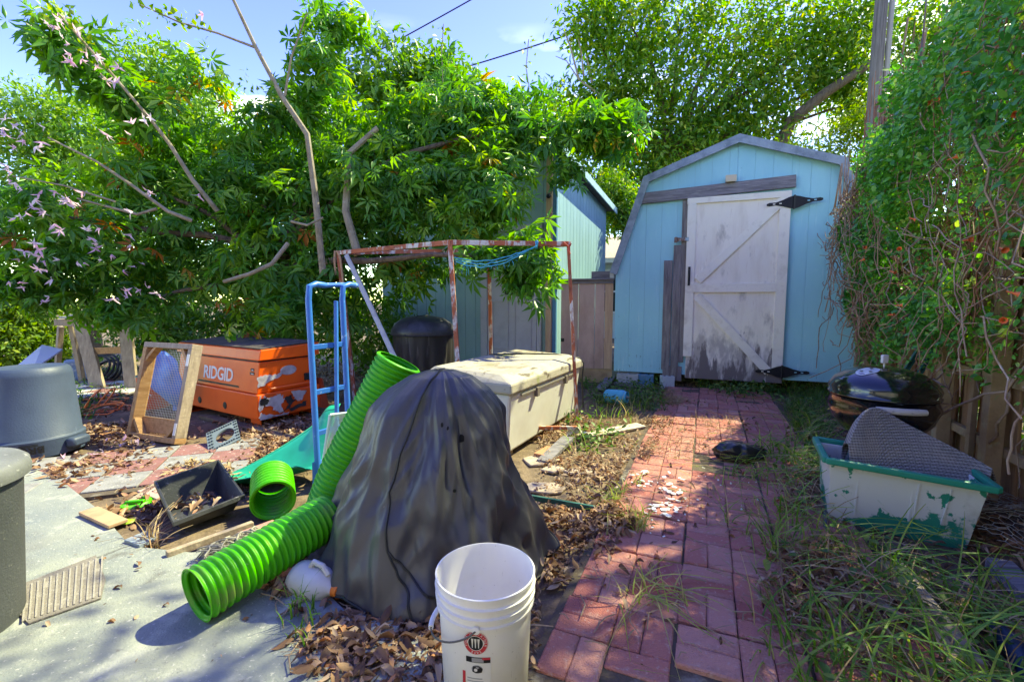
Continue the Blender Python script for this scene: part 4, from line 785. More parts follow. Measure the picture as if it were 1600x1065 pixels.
for pl_, n_, lab in ((((905,600),(1030,590),(1040,650),(930,650)), 900, 'small-leaved weeds before the blue shed corner'), (((1080,598),(1240,592),(1300,610),(1290,690),(1240,650),(1100,615)), 1500, 'leafy weeds along the foot of the blue shed'), (((60,590),(180,570),(200,640),(130,665),(70,640)), 500, 'leafy weeds round the orange cord'), (((880,650),(1000,650),(960,720),(880,700)), 260, 'sunlit weeds at the end of the storage box'), (((560,560),(640,540),(640,640),(560,640)), 700, 'shaded weeds under the rusty rack')):
    q = scatter(pl_, n_, 2.2); P_ = np.column_stack((q, base_z(q)+.02+.12*rng.random(n_)**1.6))
    o = leafcloud('broadleaf_weeds', leaf_smooth(.5, .2, .2, 0, (.3,.7)), P_, norm(rand_unit(n_)*np.array((1, 1, .5))), norm(np.array((0, 0, 1.))+rand_unit(n_)*.6), .025+.045*rng.random(n_), L_WEED); o['label'] = lab; o['category'] = 'weeds'
TWG = mat('dry_twig', (.30,.22,.15), .9, [((.45,.36,.27), 12, .5, .7)])
mb = MB()
for pl_, n_ in ((((840,800),(1000,700),(1100,640),(1240,700),(1200,900),(1240,1065),(860,1065)), 150), (((420,930),(500,900),(700,960),(640,1100),(480,1065)), 60), (((-40,660),(500,655),(480,760),(215,830),(60,740)), 120), (((1240,700),(1500,900),(1600,1065),(1260,1065)), 90)):
    for x_, y_ in scatter(pl_, n_, 1.5):
        a = random.random()*6.3; L_ = random.uniform(.03, .16); z_ = float(base_z(np.array([[x_, y_]]))[0])+.012; c_ = random.uniform(-.5, .5)
        mb.tube([(x_, y_, z_), (x_+L_*.5*math.cos(a), y_+L_*.5*math.sin(a), z_+random.uniform(0, .012)), (x_+L_*math.cos(a+c_), y_+L_*math.sin(a+c_), z_)], random.uniform(.0012, .003), 4)
o = stuff(mb.build('dry_twigs', TWG, None, fix=False)); o['label'] = 'dry twigs strewn over the ground and bricks'; o['category'] = 'twigs'
# ================================================================ materials for the things
WHITEP = mat('white_plastic', (.82,.79,.76), .42, [((.70,.66,.62), 4, .5, .75), ((.45,.42,.39), 30, .66, .74, (3,3,.4)), ((.25,.22,.2), 90, .70, .74, (1,1,1), ('Z', .36, 0, .06))], spec=.45)
BLACKCAN = mat('grey_can', (.075,.08,.088), .65, [((.055,.06,.066), 3, .42, .65), ((.21,.21,.20), 60, .62, .72)], bump=.25, bscale=120)
BRUTE = mat('blue_grey_can', (.055,.078,.125), .5, [((.042,.06,.10), 3, .45, .65), ((.26,.31,.38), 7, .68, .74, (1,1,.6))], bump=.15, bscale=90)
GREENP = mat('green_pipe', (.075,.44,.012), .44, [((.05,.34,.01), 3, .45, .7), ((.14,.55,.025), 9, .58, .75), ((.20,.20,.08), 5, .56, .78), ((.38,.46,.26), 45, .66, .74)], spec=.4, bump=.15, bscale=60)
GREENPD = mat('green_pipe_inside', (.12,.40,.02), .5)
SLED = mat('green_sled', (.025,.44,.26), .38, [((.015,.28,.16), 3, .45, .7), ((.10,.48,.30), 8, .62, .75)], spec=.5)
def ridged(m, scale, strength, st, dist=.03):
    t = m.node_tree; L = t.links; p = t.nodes['Principled BSDF']; tc = N(t, 'ShaderNodeTexCoord'); mp = N(t, 'ShaderNodeMapping'); mp.inputs['Scale'].default_value = st; L.new(tc.outputs['Object'], mp.inputs[0])
    nz = N(t, 'ShaderNodeTexNoise', noise_type='RIDGED_MULTIFRACTAL'); nz.inputs['Scale'].default_value = scale; nz.inputs['Detail'].default_value = 3.5; nz.inputs['Roughness'].default_value = .45; L.new(mp.outputs[0], nz.inputs[0])
    n2 = N(t, 'ShaderNodeTexNoise'); n2.inputs['Scale'].default_value = scale*7; n2.inputs['Detail'].default_value = 4; L.new(mp.outputs[0], n2.inputs[0])
    b1 = N(t, 'ShaderNodeBump'); b1.inputs['Strength'].default_value = strength; b1.inputs['Distance'].default_value = dist; L.new(nz.outputs[0], b1.inputs['Height'])
    b2 = N(t, 'ShaderNodeBump'); b2.inputs['Strength'].default_value = .2; b2.inputs['Distance'].default_value = .01; L.new(n2.outputs[0], b2.inputs['Height']); L.new(b1.outputs[0], b2.inputs['Normal']); L.new(b2.outputs[0], p.inputs['Normal'])
COVER = mat('black_cover', (.050,.049,.058), .42, [((.074,.071,.082), 1.6, .42, .7), ((.17,.15,.14), 60, .69, .77)], bump=0, spec=.6)
ridged(COVER, 3.2, .42, (1.3,1.3,.5))
PIPING = mat('cover_piping', (.018,.018,.022), .45)
ORANGE = mat('orange_steel', (.86,.115,.010), .40, [((.74,.075,.008), 2.5, .45, .7), ((.30,.05,.02), 20, .68, .76)], bump=.06, bscale=60, spec=.5)
BAREMETAL = mat('scraped_metal', (.47,.44,.47), .55, [((.30,.27,.29), 12, .45, .65), ((.72,.20,.06), 8, .62, .68)], metal=.0)
BLACKP = mat('black_plastic', (.016,.017,.02), .5, [((.05,.05,.055), 8, .5, .75)], bump=.15, bscale=60)
TRAYM = mat('black_tray', (.03,.032,.037), .5, [((.075,.075,.08), 6, .48, .7), ((.24,.22,.22), 30, .62, .72, (1,1,1), ('Z', .05, 0, .05))], bump=.2, bscale=80)
BLUEM = mat('blue_tube', (.03,.17,.55), .4, [((.025,.13,.44), 6, .5, .7), ((.42,.55,.70), 16, .62, .7)], spec=.5)
RUST = mat('rusty_steel', (.42,.12,.055), .7, [((.62,.58,.53), 4.5, .50, .56, (3,3,1.2)), ((.26,.075,.04), 9, .5, .68), ((.60,.26,.12), 20, .62, .7)], bump=.3, bscale=60)
BEIGEP = mat('beige_plastic', (.70,.68,.64), .55, [((.60,.57,.53), 2.5, .45, .7), ((.30,.26,.18), 9, .66, .74)], bump=.2, bscale=60, bstretch=(1,1,5))
BEIGEL = mat('beige_lid', (.42,.38,.31), .6, [((.35,.31,.25), 4, .45, .65), ((.20,.155,.10), 2.6, .52, .68, (.6,1.6,1)), ((.26,.28,.11), 3, .58, .68), ((.10,.075,.05), 9, .58, .66, (.5,1.4,1))], bump=.3, bscale=60)
ALU = mat('aluminium', (.46,.45,.43), .55, [((.34,.33,.32), 8, .5, .7)])
ROPE = mat('blue_rope', (.05,.36,.55), .7, [((.10,.48,.62), 30, .5, .6)])
ENAMEL = mat('black_enamel', (.006,.0065,.008), .13, [((.02,.02,.022), 30, .62, .74)], spec=.6, coat=.6)
TUB = mat('painted_tub', (.62,.63,.60), .6, [((.50,.50,.44), 3, .56, .66), ((.02,.23,.15), 7, .575, .59, (1,1,1), None), ((.02,.24,.16), 4, .60, .63, (1,1,1), ('Z', .12, .0, .22)), ((.03,.10,.07), 40, .70, .72)], bump=.1, bscale=60)
TUBG = mat('tub_green', (.02,.26,.17), .45, [((.35,.50,.45), 8, .62, .7), ((.015,.19,.12), 4, .5, .7)])
MATG = mat('woven_mat', (.20,.19,.195), .8, [((.30,.25,.22), 2.4, .46, .62), ((.13,.125,.13), 9, .5, .7)])
def weave(m, sc=70):
    t = m.node_tree; L = t.links; p = t.nodes['Principled BSDF']; src = p.inputs['Base Color'].links[0].from_socket; tc = N(t, 'ShaderNodeTexCoord'); cur = src
    for d in ('X', 'Z'):
        wv = N(t, 'ShaderNodeTexWave', bands_direction=d); wv.inputs['Scale'].default_value = sc*.32; wv.inputs['Distortion'].default_value = .6; wv.inputs['Detail'].default_value = 2; L.new(tc.outputs['Object'], wv.inputs[0])
        mr = N(t, 'ShaderNodeMapRange'); mr.inputs[1].default_value = .55; mr.inputs[2].default_value = .95; mr.inputs[4].default_value = .6; L.new(wv.outputs['Fac'], mr.inputs[0])
        mx = N(t, 'ShaderNodeMix', data_type='RGBA'); L.new(mr.outputs[0], mx.inputs[0]); L.new(cur, mx.inputs[6]); mx.inputs[7].default_value = (.045, .043, .046, 1) if d == 'X' else (.42, .40, .40, 1); cur = mx.outputs[2]
    L.new(cur, p.inputs['Base Color'])
weave(MATG)
DKGREEN = mat('dark_green_steel', (.02,.10,.085), .5, [((.05,.17,.14), 12, .5, .7)])
RAWPINE = mat('raw_pine', (.50,.29,.13), .8, [((.36,.19,.08), 5, .42, .66, (6,1,6)), ((.58,.38,.2), 11, .56, .72, (5,1,5))], bump=.3, bscale=50, bstretch=(6,1,6))
OLDWOOD = mat('old_wood', (.38,.30,.22), .85, [((.25,.19,.14), 5, .42, .66, (4,4,1)), ((.50,.40,.29), 11, .56, .72, (4,4,1))], bump=.4, bscale=50)
GALV = mat('galvanised_wire', (.50,.50,.52), .45, metal=.6)
BLUETARP = mat('blue_tarp', (.03,.17,.62), .5, [((.06,.28,.75), 6, .5, .65)], spec=.4)
REDP = mat('orange_red_plastic', (.78,.06,.02), .4, spec=.5)
CLEARP = mat('clear_plastic', (.75,.85,.88), .25, [((.6,.68,.7), 6, .5, .7)], alpha=.45, spec=.5)
JUG = mat('milky_plastic', (.72,.70,.67), .35, [((.60,.58,.54), 5, .5, .7)], alpha=.9)
WLET = mat('white_lettering', (.82,.80,.78), .5); BLET = mat('black_lettering', (.01,.01,.012), .5); REDL = mat('red_print', (.55,.035,.05), .5); GREYL = mat('grey_print', (.32,.31,.31), .6); CREAML = mat('cream_print', (.74,.71,.66), .5)
# ================================================================ white bucket in front
bc = G(757, 893, .37); bc = Vector((bc.x+.003, bc.y, 0))
bk = thing('white_bucket', 'open white plastic bucket with wire handle standing at the edge of the bricks', 'bucket', (bc.x, bc.y, .012), (0, 0, 0))
BH, RT_, RB_ = .368, .151, .131
mb = MB()
outer = [(.0, .0), (RB_-.01, .0), (RB_, .008), (.1415, BH-.095), (.149, BH-.094), (.150, BH-.085), (.1435, BH-.083), (.1445, BH-.068), (.152, BH-.067), (.153, BH-.058), (.1455, BH-.056), (.146, BH-.040), (.153, BH-.039), (.154, BH-.03), (.147, BH-.028), (.148, BH-.012), (.152, BH-.010), (.1525, BH), (.148, BH+.001)]
inner = [(.144, BH-.01), (.141, BH-.1), (.127, .02), (.12, .012), (0, .012)]
mb.lathe(outer+inner, 72); mb.build('bucket_shell', WHITEP, bk, ang=50)
def bwall(px, py):            # wall angle/height seen at that pixel
    d = ray(px, py); o_ = Vector((0, 0, CAMH)); best = None
    for k in np.linspace(.8, 2.2, 2801):
        p = o_+d*k; r = math.hypot(p.x-bc.x, p.y-bc.y); z = p.z-.012
        if 0 <= z <= BH and r <= RB_+(.1415-RB_)*z/(BH-.095)+.0005: return math.atan2(p.y-bc.y, p.x-bc.x), z
    return -math.pi/2, .1
def wrap(a0, z0, dr=.0012, roll=0.):
    c, s_ = math.cos(roll), math.sin(roll)
    def f(x, y, z):
        x, y = x*c-y*s_, x*s_+y*c; zz = z0+y; r = RB_+(.1415-RB_)*zz/(BH-.095)+dr+z*.2
        a = a0+x/r; return Vector((r*math.cos(a), r*math.sin(a), zz))
    return f
def patch(name, shape, m, f, parent, n=1):
    mb = MB(); mb.add([f(x, y, 0) for x, y in shape], [tuple(range(len(shape)))]); return mb.build(name, m, parent, smooth=False, fix=False)
def ring(name, r0, r1, m, f, parent, ry=1.0, n=36):
    mb = MB(); vs = []; fs = []
    for j in range(n): 
        a = 2*math.pi*j/n
        for r in (r0, r1): vs.append(f(r*math.cos(a), r*math.sin(a)*ry, 0))
    for j in range(n): k = (j+1) % n; fs.append((2*j, 2*j+1, 2*k+1, 2*k))
    mb.add(vs, fs); return mb.build(name, m, parent, smooth=False, fix=False)
a_, z_ = bwall(743, 1004); a_ += .0
lg = ring('round_logo', 0.0, .036, REDL, wrap(a_, z_, .0008), bk); ring('logo_border', .034, .0355, CREAML, wrap(a_, z_, .0013), lg); ring('logo_centre', .0, .0215, BLET, wrap(a_, z_, .0014), lg); ring('logo_border', .0212, .0228, CREAML, wrap(a_, z_, .0018), lg)
for i, ch in enumerate('FOOD CONTAINER  SAFE  '):
    an = R(200)-i*2*math.pi/22
    if ch != ' ':
        f0 = wrap(a_, z_, .0014)
        text_on(ch, .0095, CREAML, lambda x, y, z, an=an: f0((.0285+y)*math.cos(an)+x*math.sin(an), (.0285+y)*math.sin(an)-x*math.cos(an), z), 'lettering', lg)
for xx, w_ in ((-.009, .0035), (.0, .0035), (.009, .0035)):
    patch('logo_fork', [(xx-w_/2*.6, -.014), (xx+w_/2*.6, -.014), (xx+w_/2, 0), (xx+w_, .014), (xx-w_, .014), (xx-w_/2, 0)], CREAML, wrap(a_, z_, .0022), lg)
a2, z2 = bwall(747, 1035)
lb = MB()
f = wrap(a2, 0, .0009); nx_ = 10
def strip(name, x0, x1, y0, y1, m, dr, parent):
    f = wrap(a2, 0, dr); mb = MB(); mb.grid(lambda u, v: f(x0+(x1-x0)*u, y0+(y1-y0)*v, 0), 8, 2); return mb.build(name, m, parent, smooth=False, fix=False)
zt = z_-.042
lbl = strip('warning_label', -.036, .036, .03, zt, CREAML, .0009, bk)
strip('label_header', -.035, .035, zt-.018, zt-.001, BLET, .0014, lbl); strip('label_header', .012, .035, zt-.008, zt-.001, REDL, .0018, lbl); strip('label_header', -.018, .016, zt-.016, zt-.003, GREYL, .0018, lbl)
for i in range(9):
    y_ = zt-.066-i*.009; strip('label_text', -.032, .028-.02*random.random(), y_-.003, y_, GREYL, .0014, lbl)
ring('label_picture', .0, .016, GREYL, wrap(a2-.02, zt-.038, .0014), lbl, .8); patch('label_picture', [(-.014,-.008),(-.004,-.012),(.013,-.009),(.016,.003),(.004,.011),(-.012,.009)], BLET, wrap(a2-.02, zt-.038, .0019), lbl); ring('label_picture', 0, .005, CREAML, wrap(a2-.05, zt-.040, .0023), lbl)
strip('red_tag', -.047, -.038, zt-.095, zt-.05, REDL, .0011, bk); strip('grey_tag', .042, .058, .06, .085, GREYL, .0011, bk)
mb = MB(); ae = math.atan2(G(727, 955, .27).y-bc.y, G(727, 955, .27).x-bc.x)
f3 = lambda a, z, r: Vector((r*math.cos(a), r*math.sin(a), z))
ah, zh = bwall(744, 966); al, zl = bwall(703, 1020)
bail = [f3(ah-math.pi*u, BH-.088-.085*math.sin(math.pi*u)**.8, .152+.016*math.sin(math.pi*u)**.5) for u in np.linspace(0, 1, 33)]
mb.tube(bail, .0028, 8); hn = mb.build('wire_handle', mat('handle_wire', (.12,.11,.10), .5, metal=.3), bk)
mb = MB(); mb.tube(bail[13:20], .008, 10); mb.build('handle_grip', WHITEP, hn)
mb = MB(); mb.lathe([(0, 0), (.011, 0), (.011, .008), (0, .009)], 12, f3(ah, BH-.088, .145), Vector((math.cos(ah), math.sin(ah), 0)).to_track_quat('Z', 'Y').to_matrix()); mb.build('handle_boss', WHITEP, bk)
# ================================================================ grey bin at the left edge
cc = Vector((-2.03, 1.50, PATZ-.03))
t = thing('grey_bin', 'grey plastic rubbish bin with flat lid standing on the concrete', 'bin', cc)
mb = MB(); mb.lathe([(0, 0), (.19, 0), (.215, .015), (.225, .05), (.252, .57), (.256, .58), (.25, .59), (0, .59)], 56); mb.build('bin_body', BLACKCAN, t, ang=40)
mb = MB(); mb.lathe([(.258, .562), (.272, .564), (.275, .585), (.270, .612), (.255, .625), (.12, .632), (0, .634)], 56); mb.build('lid', mat('bin_lid', (.16,.165,.17), .65, [((.12,.125,.13), 5, .45, .65), ((.33,.33,.32), 40, .6, .7)], bump=.2, bscale=100), t, ang=60)
for a in range(0):
    an = a*2*math.pi/10; mb = MB(); mb.tube([(.2275*math.cos(an), .2275*math.sin(an), .08), (.2485*math.cos(an), .2485*math.sin(an), .53)], .006, 6); mb.build('body_rib', BLACKCAN, t)
# ================================================================ upturned round can
bq = G(20, 716); cc = Vector((-3.74, 3.5, .03))
t = thing('upturned_can', 'upturned blue-grey round rubbish can with black lettering on its rim', 'bin', cc)
mb = MB(); mb.lathe([(.28, .0), (.285, .0), (.287, .125), (.273, .135), (.268, .14), (.238, .60), (.228, .645), (.205, .665), (.19, .655), (0, .652)], 64); mb.build('can_body', BRUTE, t, ang=45)
for an in (R(2), R(182)):
    mb = MB(); c_, s_ = math.cos(an), math.sin(an); M_ = rotz(an); mb.box((.315*c_, .315*s_, .075), (.075, .15, .075), M_); mb.build('handle', BRUTE, t, bevel=.02)
aL = math.atan2(G(60, 700).y-cc.y, G(60, 700).x-cc.x)
aB = R(-58)
def cw(a0, z0, r, flip=False):
    def f(x, y, z):
        if flip: x, y = -x, -y
        a = a0+x/r; return Vector(((r+.004+z)*math.cos(a), (r+.004+z)*math.sin(a), z0+y))
    return f
text_on('BRUTE', .072, BLET, cw(aB, .068, .2865, True), 'lettering', t, offset=.0025, spacing=1.05)
for i, zz in enumerate((.098, .108)):
    mb = MB(); f = cw(aB+.10, zz, .2865); mb.grid(lambda u, v: f(-.05+.1*u, -.003+.006*v, 0), 8, 2); mb.build('small_print', BLET, t, smooth=False, fix=False)
# ================================================================ grill under black cover
cC = Vector((-.345, 2.03, 0))
cov = thing('covered_grill', 'garden grill under a wrinkled black fabric cover behind the white bucket', 'grill cover', cC)
out = [(0, .455), (25, .45), (60, .42), (90, .40), (130, .46), (160, .52), (185, .56), (205, .56), (225, .53), (245, .50), (262, .47), (280, .46), (300, .45), (325, .45), (345, .46), (360, .455)]
oa = np.array([R(a) for a, _ in out]); orr = np.array([r for _, r in out])
prof_s = np.array([0, .11, .22, .34, .45, .55, .66, .76, .85, .92, .97, 1.0, 1.0]); prof_z = np.array([.888, .886, .862, .80, .72, .63, .52, .40, .27, .16, .08, .03, .0])
rf_ = random.Random(11)
folds = [(rf_.uniform(0, 2*math.pi), rf_.uniform(.14, .34), rf_.uniform(-.06, .12), rf_.uniform(-.9, .9)) for _ in range(12)]
def cover_pt(u, v):
    th = u*2*math.pi; s = float(np.interp(v, np.linspace(0, 1, len(prof_s)), prof_s)); z = float(np.interp(v, np.linspace(0, 1, len(prof_z)), prof_z)); r = s*float(np.interp(th, oa, orr))
    amp = max(0, v-.12)**1.0; dsum = 0
    for a0, wd, am, dr in folds:
        da = (th-a0-dr*(v-.6)+math.pi) % (2*math.pi)-math.pi; dsum += am*(.55*math.exp(-(da/wd)**2)+.45*math.exp(-abs(da)/(wd*.7)))
    nz_ = mnoise.noise(Vector((math.cos(th)*2.2, math.sin(th)*2.2, z*3.0)))*.045+mnoise.noise(Vector((math.cos(th)*6, math.sin(th)*6, z*7)))*.016+mnoise.noise(Vector((math.cos(th)*13+z*9, math.sin(th)*13, z*6)))*.006
    cr_ = abs(mnoise.noise(Vector((math.cos(th)*3.1+z*1.5, math.sin(th)*3.1, z*2.2+4))))*.045+abs(mnoise.noise(Vector((math.cos(th)*4.5-z*3, math.sin(th)*4.5+z*3, z*3.5+8))))*.03-.02
    r = r*(1+dsum*amp*1.25)-cr_*min(1, v*2)+nz_*min(1, v*1.6)*(1+.4*v); r = max(r, 0)
    lean = .03*(z/.88)
    hem = .03*math.sin(th*3+1)+.035*math.sin(th*5+.4); zz = z+max(0, hem)*max(0, (v-.75)*4)*.9
    # square shoulders from the lid underneath
    sh = .06*math.exp(-((v-.32)/.14)**2)*(abs(math.cos(th))**3)
    return Vector(((r+sh)*math.cos(th)+lean, (r+sh*.4)*math.sin(th)*.92, zz+.004))
mb = MB(); mb.grid(lambda u, v: cover_pt(u, v), 300, 130, True); o = mb.build('fabric_cover', COVER, cov, ang=180); 
def seam(name, pts, r=.005):
    mb = MB(); P_ = []
    for (u0, v0), (u1, v1) in zip(pts, pts[1:]):
        for k in range(12): P_.append(cover_pt(u0+(u1-u0)*k/12, v0+(v1-v0)*k/12))
    P_.append(cover_pt(*pts[-1])); cN = Vector((0, 0, .3)); P_ = [p+(p-Vector((0, 0, p.z))).normalized()*.003 for p in P_]
    mb.tube(P_, r, 6); mb.build(name, PIPING, cov)
seam('piping', [(.74, .03), (.70, .2), (.685, .4), (.68, .55), (.70, .68), (.735, .8), (.75, .97)]); seam('piping', [(.70, .68), (.74, .76), (.79, .86), (.81, .95)], .0045)
mb = MB(); mb.tube([cover_pt(i/160, .985)+Vector((0, 0, .004)) for i in range(161)], .005, 6, cap=False); mb.build('hem', PIPING, cov)
seam('piping', [(.74, .03), (.25, .05), (.2, .4)])
# hidden kettle frame under the cover
mb = MB()
for a in (45, 135, 225, 315): mb.tube([(.22*math.cos(R(a)), .2*math.sin(R(a)), 0), (.18*math.cos(R(a)), .16*math.sin(R(a)), .55)], .012, 8)
mb.build('grill_leg', BLACKP, cov)
HOLE = mat('torn_hole', (.006,.006,.007), .9)
for k_, (u_, v_, sz_) in enumerate(((.775, .36, .008), (.79, .37, .006), (.835, .42, .016), (.80, .55, .007))):
    p = cover_pt(u_, v_); n_ = (cover_pt(u_+.01, v_)-cover_pt(u_-.01, v_)).cross(cover_pt(u_, v_+.01)-cover_pt(u_, v_-.01)).normalized()
    if n_.dot(p-Vector((0, 0, .4))) < 0: n_ = -n_
    q_ = n_.to_track_quat('Z', 'Y').to_matrix(); mb = MB(); mb.add([p+n_*.004+q_ @ Vector((sz_*random.uniform(.5, 1.2)*math.cos(a), sz_*random.uniform(.8, 1.7)*math.sin(a), 0)) for a in np.linspace(0, 2*math.pi, 10)[:-1]], [tuple(range(9))]); mb.build('torn_hole', HOLE, cov, smooth=False, fix=False)
# ================================================================ green corrugated pipes
def pipe(name, label, pts, r, pitch, amp, group=None, wall=.006):
    P_ = [Vector(p) for p in pts]; seg = [(b-a).length for a, b in zip(P_, P_[1:])]; L = sum(seg)
    def at(s):
        for a, b, l in zip(P_, P_[1:], seg):
            if s <= l+1e-9: return a.lerp(b, s/l)
            s -= l
        return P_[-1]
    def smooth_at(s): return (at(max(0, s-.06))+at(s)*2+at(min(L, s+.06)))/4 if .06 < s < L-.06 else at(s)
    n = int(L/pitch*10); path_ = []; rr = []
    for i in range(n+1):
        s = L*i/n; path_.append(smooth_at(s)); c = math.cos(2*math.pi*s/pitch); rr.append(r*(1+.012*mnoise.noise(Vector((s*9, r*50, 1))))+amp*(abs(c)**.6*(1 if c > 0 else -1))*(1+.25*mnoise.noise(Vector((s*40, 3, r*30)))))
    t = thing(name, label, 'pipe', P_[0], group=group)
    mb = MB(); mb.tube(path_, rr, 40, cap=False); mb.tube(path_, [q-wall for q in rr], 40, cap=False)
    nn = 40; off1 = len(path_)*nn
    for e in (0, len(path_)-1):
        for j in range(nn): mb.f.append((e*nn+j, e*nn+(j+1) % nn, off1+e*nn+(j+1) % nn, off1+e*nn+j)); mb.m.append(0)
    mb.build('corrugated_wall', GREENP, t, world=True, ang=60, fix=False); return t
ZR = .102
e0 = G(306, 930, ZR+PATZ); e1_ = G(512, 806, .20)
pipe('corrugated_pipe', 'long green corrugated drain pipe lying on the concrete, open end out', [e0, e0.lerp(e1_, .5), e1_], ZR-.004, .027, .006)
b0 = G(505, 822, .03); tp = A(624, 564, 2.34)
pipe('corrugated_pipe', 'green corrugated drain pipe leaning upright beside the black cover', [b0, b0.lerp(tp, .35)+Vector((-.03, 0, 0)), b0.lerp(tp, .7)+Vector((-.012, 0, .0)), tp], .116, .0255, .0058)
s0 = G(427, 782, .115); s1 = s0+Vector((-.13, .24, .035))
pipe('corrugated_pipe', 'short green corrugated pipe offcut in front of the green sled', [s0, s0.lerp(s1, .5), s1], .108, .033, .0065)
# ================================================================ hand truck
hb = G(500, 778)
t = thing('hand_truck', 'tall blue tubular hand truck standing behind the green pipe', 'hand truck', hb)
a_t, a_b = A(481, 452, 2.86), A(499, 772, 2.80); d_ = Vector((.20, .12, 0))
for k, (tt, bb) in enumerate(((a_t, a_b), (A(534, 452, 3.05), A(549, 752, 2.98)))):
    mb = MB(); bk_ = Vector((.05, .10, 0))
    mb.tube([bb+Vector((0, 0, -.0)), bb.lerp(tt, .5), bb.lerp(tt, .95), tt+Vector((.006, .01, .018)), tt+Vector((.03, .05, .035)), tt+Vector((.05, .14, .03))], .019, 12); mb.build('rail', BLUEM, t, world=True)
    if k: p2 = bb
mb = MB(); L1, L2 = a_b, a_t; R1, R2 = A(549, 752, 2.98), A(534, 452, 3.05)
mb.tube([L2+Vector((.05, .14, .03)), (L2+R2)/2+Vector((.05, .16, .035)), R2+Vector((.05, .14, .03))], .016, 10); mb.build('handle_bar', BLUEM, t, world=True)
for u in (.30, .50, .72):
    mb = MB(); mb.bar(L1.lerp(L2, u), R1.lerp(R2, u), .02, .032); mb.build('cross_bar', BLUEM, t, smooth=False, world=True, bevel=.003)
mb = MB(); mb.bar(A(527, 760, 2.9), A(525, 470, 2.98), .02, .03); mb.build('centre_bar', BLUEM, t, smooth=False, world=True, bevel=.003)
pl = [A(487, 722, 2.78), A(520, 712, 2.92), A(516, 788, 2.86), A(488, 783, 2.76)]
mb = MB(); mb.prism(pl, (.02, .02, 0)); mb.build('toe_plate', mat('blue_plate', (.05,.20,.52), .45, [((.08,.26,.6), 6, .5, .7)]), t, smooth=False, world=True, bevel=.006)
for k in (-1, 1):
    mb = MB(); c_ = (L1+R1)/2+Vector((.10+.13*k, .12+.05*k, .11-((L1+R1)/2).z)); M_ = Vector((.9, .35, 0)).to_track_quat('Z', 'Y').to_matrix()
    mb.lathe([(.06, -.03), (.095, -.034), (.11, -.02), (.11, .02), (.095, .034), (.06, .03)], 28, c_, M_); wh = mb.build('wheel', BLACKP, t, world=True)
    m3 = MB(); m3.lathe([(0, -.03), (.062, -.03), (.062, .03), (0, .03)], 20, c_, M_); m3.build('hub', BLUEM, wh, world=True)
# ================================================================ clear plastic bin behind the pipe
t = thing('clear_bin', 'see-through plastic storage tub standing on end behind the leaning pipe', 'tub', G(520, 800))
o4 = [A(516, 648, 2.55), A(575, 640, 2.62), A(560, 790, 2.58), A(494, 795, 2.50)]
mb = MB(); n_ = Vector((.12, .10, 0))
ins = [p+n_ for p in o4]; mb.add(o4+ins, [(0, 1, 5, 4), (1, 2, 6, 5), (2, 3, 7, 6), (3, 0, 4, 7), (4, 5, 6, 7)]); mb.build('bin_shell', CLEARP, t, smooth=False, world=True, solid=.003, bevel=.012)
mb = MB(); mb.tube(o4+[o4[0]], .009, 8); mb.build('rim', mat('clear_rim', (.70,.78,.80), .3, alpha=.8), t, world=True)
# ================================================================ green sled
t = thing('plastic_sled', 'green moulded plastic sled lying behind the short pipe piece', 'sled', G(420, 745))
sa, sb = A(348, 748, 2.95), A(500, 722, 3.0)
def sled(u, v):
    ax_ = sa.lerp(sb, u); w_ = .05+.20*math.sin(min(1, u*1.25)*math.pi/2); h_ = .03+.19*u**1.1
    s_ = (v-.5)*2; depth = Vector((.18, 1, 0)).normalized()
    z = -.10*math.cos(s_*math.pi/2)*min(1, u*3)+(.27*max(0, s_)*u**1.3)+.0
    lip = .05*max(0, abs(s_)-.9)/.1
    bump_ = .05*math.exp(-((u-.86)/.09)**2)*(s_ > 0)*s_
    return ax_+depth*(w_*s_+lip*(1 if s_ > 0 else -1)*.5)+Vector((0, 0, z+.06*u+bump_+.01-.03*lip))
mb = MB(); mb.grid(sled, 40, 25); mb.build('sled_shell', SLED, t, world=True, solid=.005, ang=70)
mb = MB(); mb.tube([sled(i/30, .03) for i in range(31)], .007, 6); mb.build('rim', SLED, t, world=True)
mb = MB(); mb.tube([sled(i/30, .97) for i in range(31)], .007, 6); mb.build('rim', SLED, t, world=True)
for u in (.55, .7, .85):
    mb = MB(); mb.tube([sled(u, .06), sled(u, .2), sled(u, .32)], .006, 6); mb.build('rib', SLED, t, world=True)
# ================================================================ black tray
F_, R_, L_ = G(281, 842), G(372, 806), G(256, 800); B_ = R_+L_-F_; cen = (F_+B_)/2
t = thing('black_tray', 'black plastic litter tray with dead leaves inside', 'tray', (cen.x, cen.y, PATZ))
def tr_pt(k, up, out_): 
    p = [F_, R_, B_, L_][k]; q = cen+(p-cen)*(1+out_); return Vector((q.x, q.y, PATZ+up))
hts = [.085, .095, .17, .15]
mb = MB(); bot = [tr_pt(k, .004, -.12) for k in range(4)]; top = [tr_pt(k, hts[k], .14) for k in range(4)]; lip = [tr_pt(k, hts[k]+.001, .20) for k in range(4)]; lip2 = [tr_pt(k, hts[k]-.02, .21) for k in range(4)]
mb.add(bot+top+lip+lip2, [(0, 1, 2, 3)]+[(k, (k+1) % 4, 4+(k+1) % 4, 4+k) for k in range(4)]+[(4+k, 4+(k+1) % 4, 8+(k+1) % 4, 8+k) for k in range(4)]+[(8+k, 8+(k+1) % 4, 12+(k+1) % 4, 12+k) for k in range(4)]); mb.build('tray_shell', TRAYM, t, smooth=False, world=True, solid=.005, bevel=.008)
P_ = np.array([tuple(cen+(Vector((random.uniform(-1, 1)*.1, random.uniform(-1, 1)*.09, 0)))) for _ in range(16)]); P_[:, 2] = PATZ+.02+.02*rng.random(16)
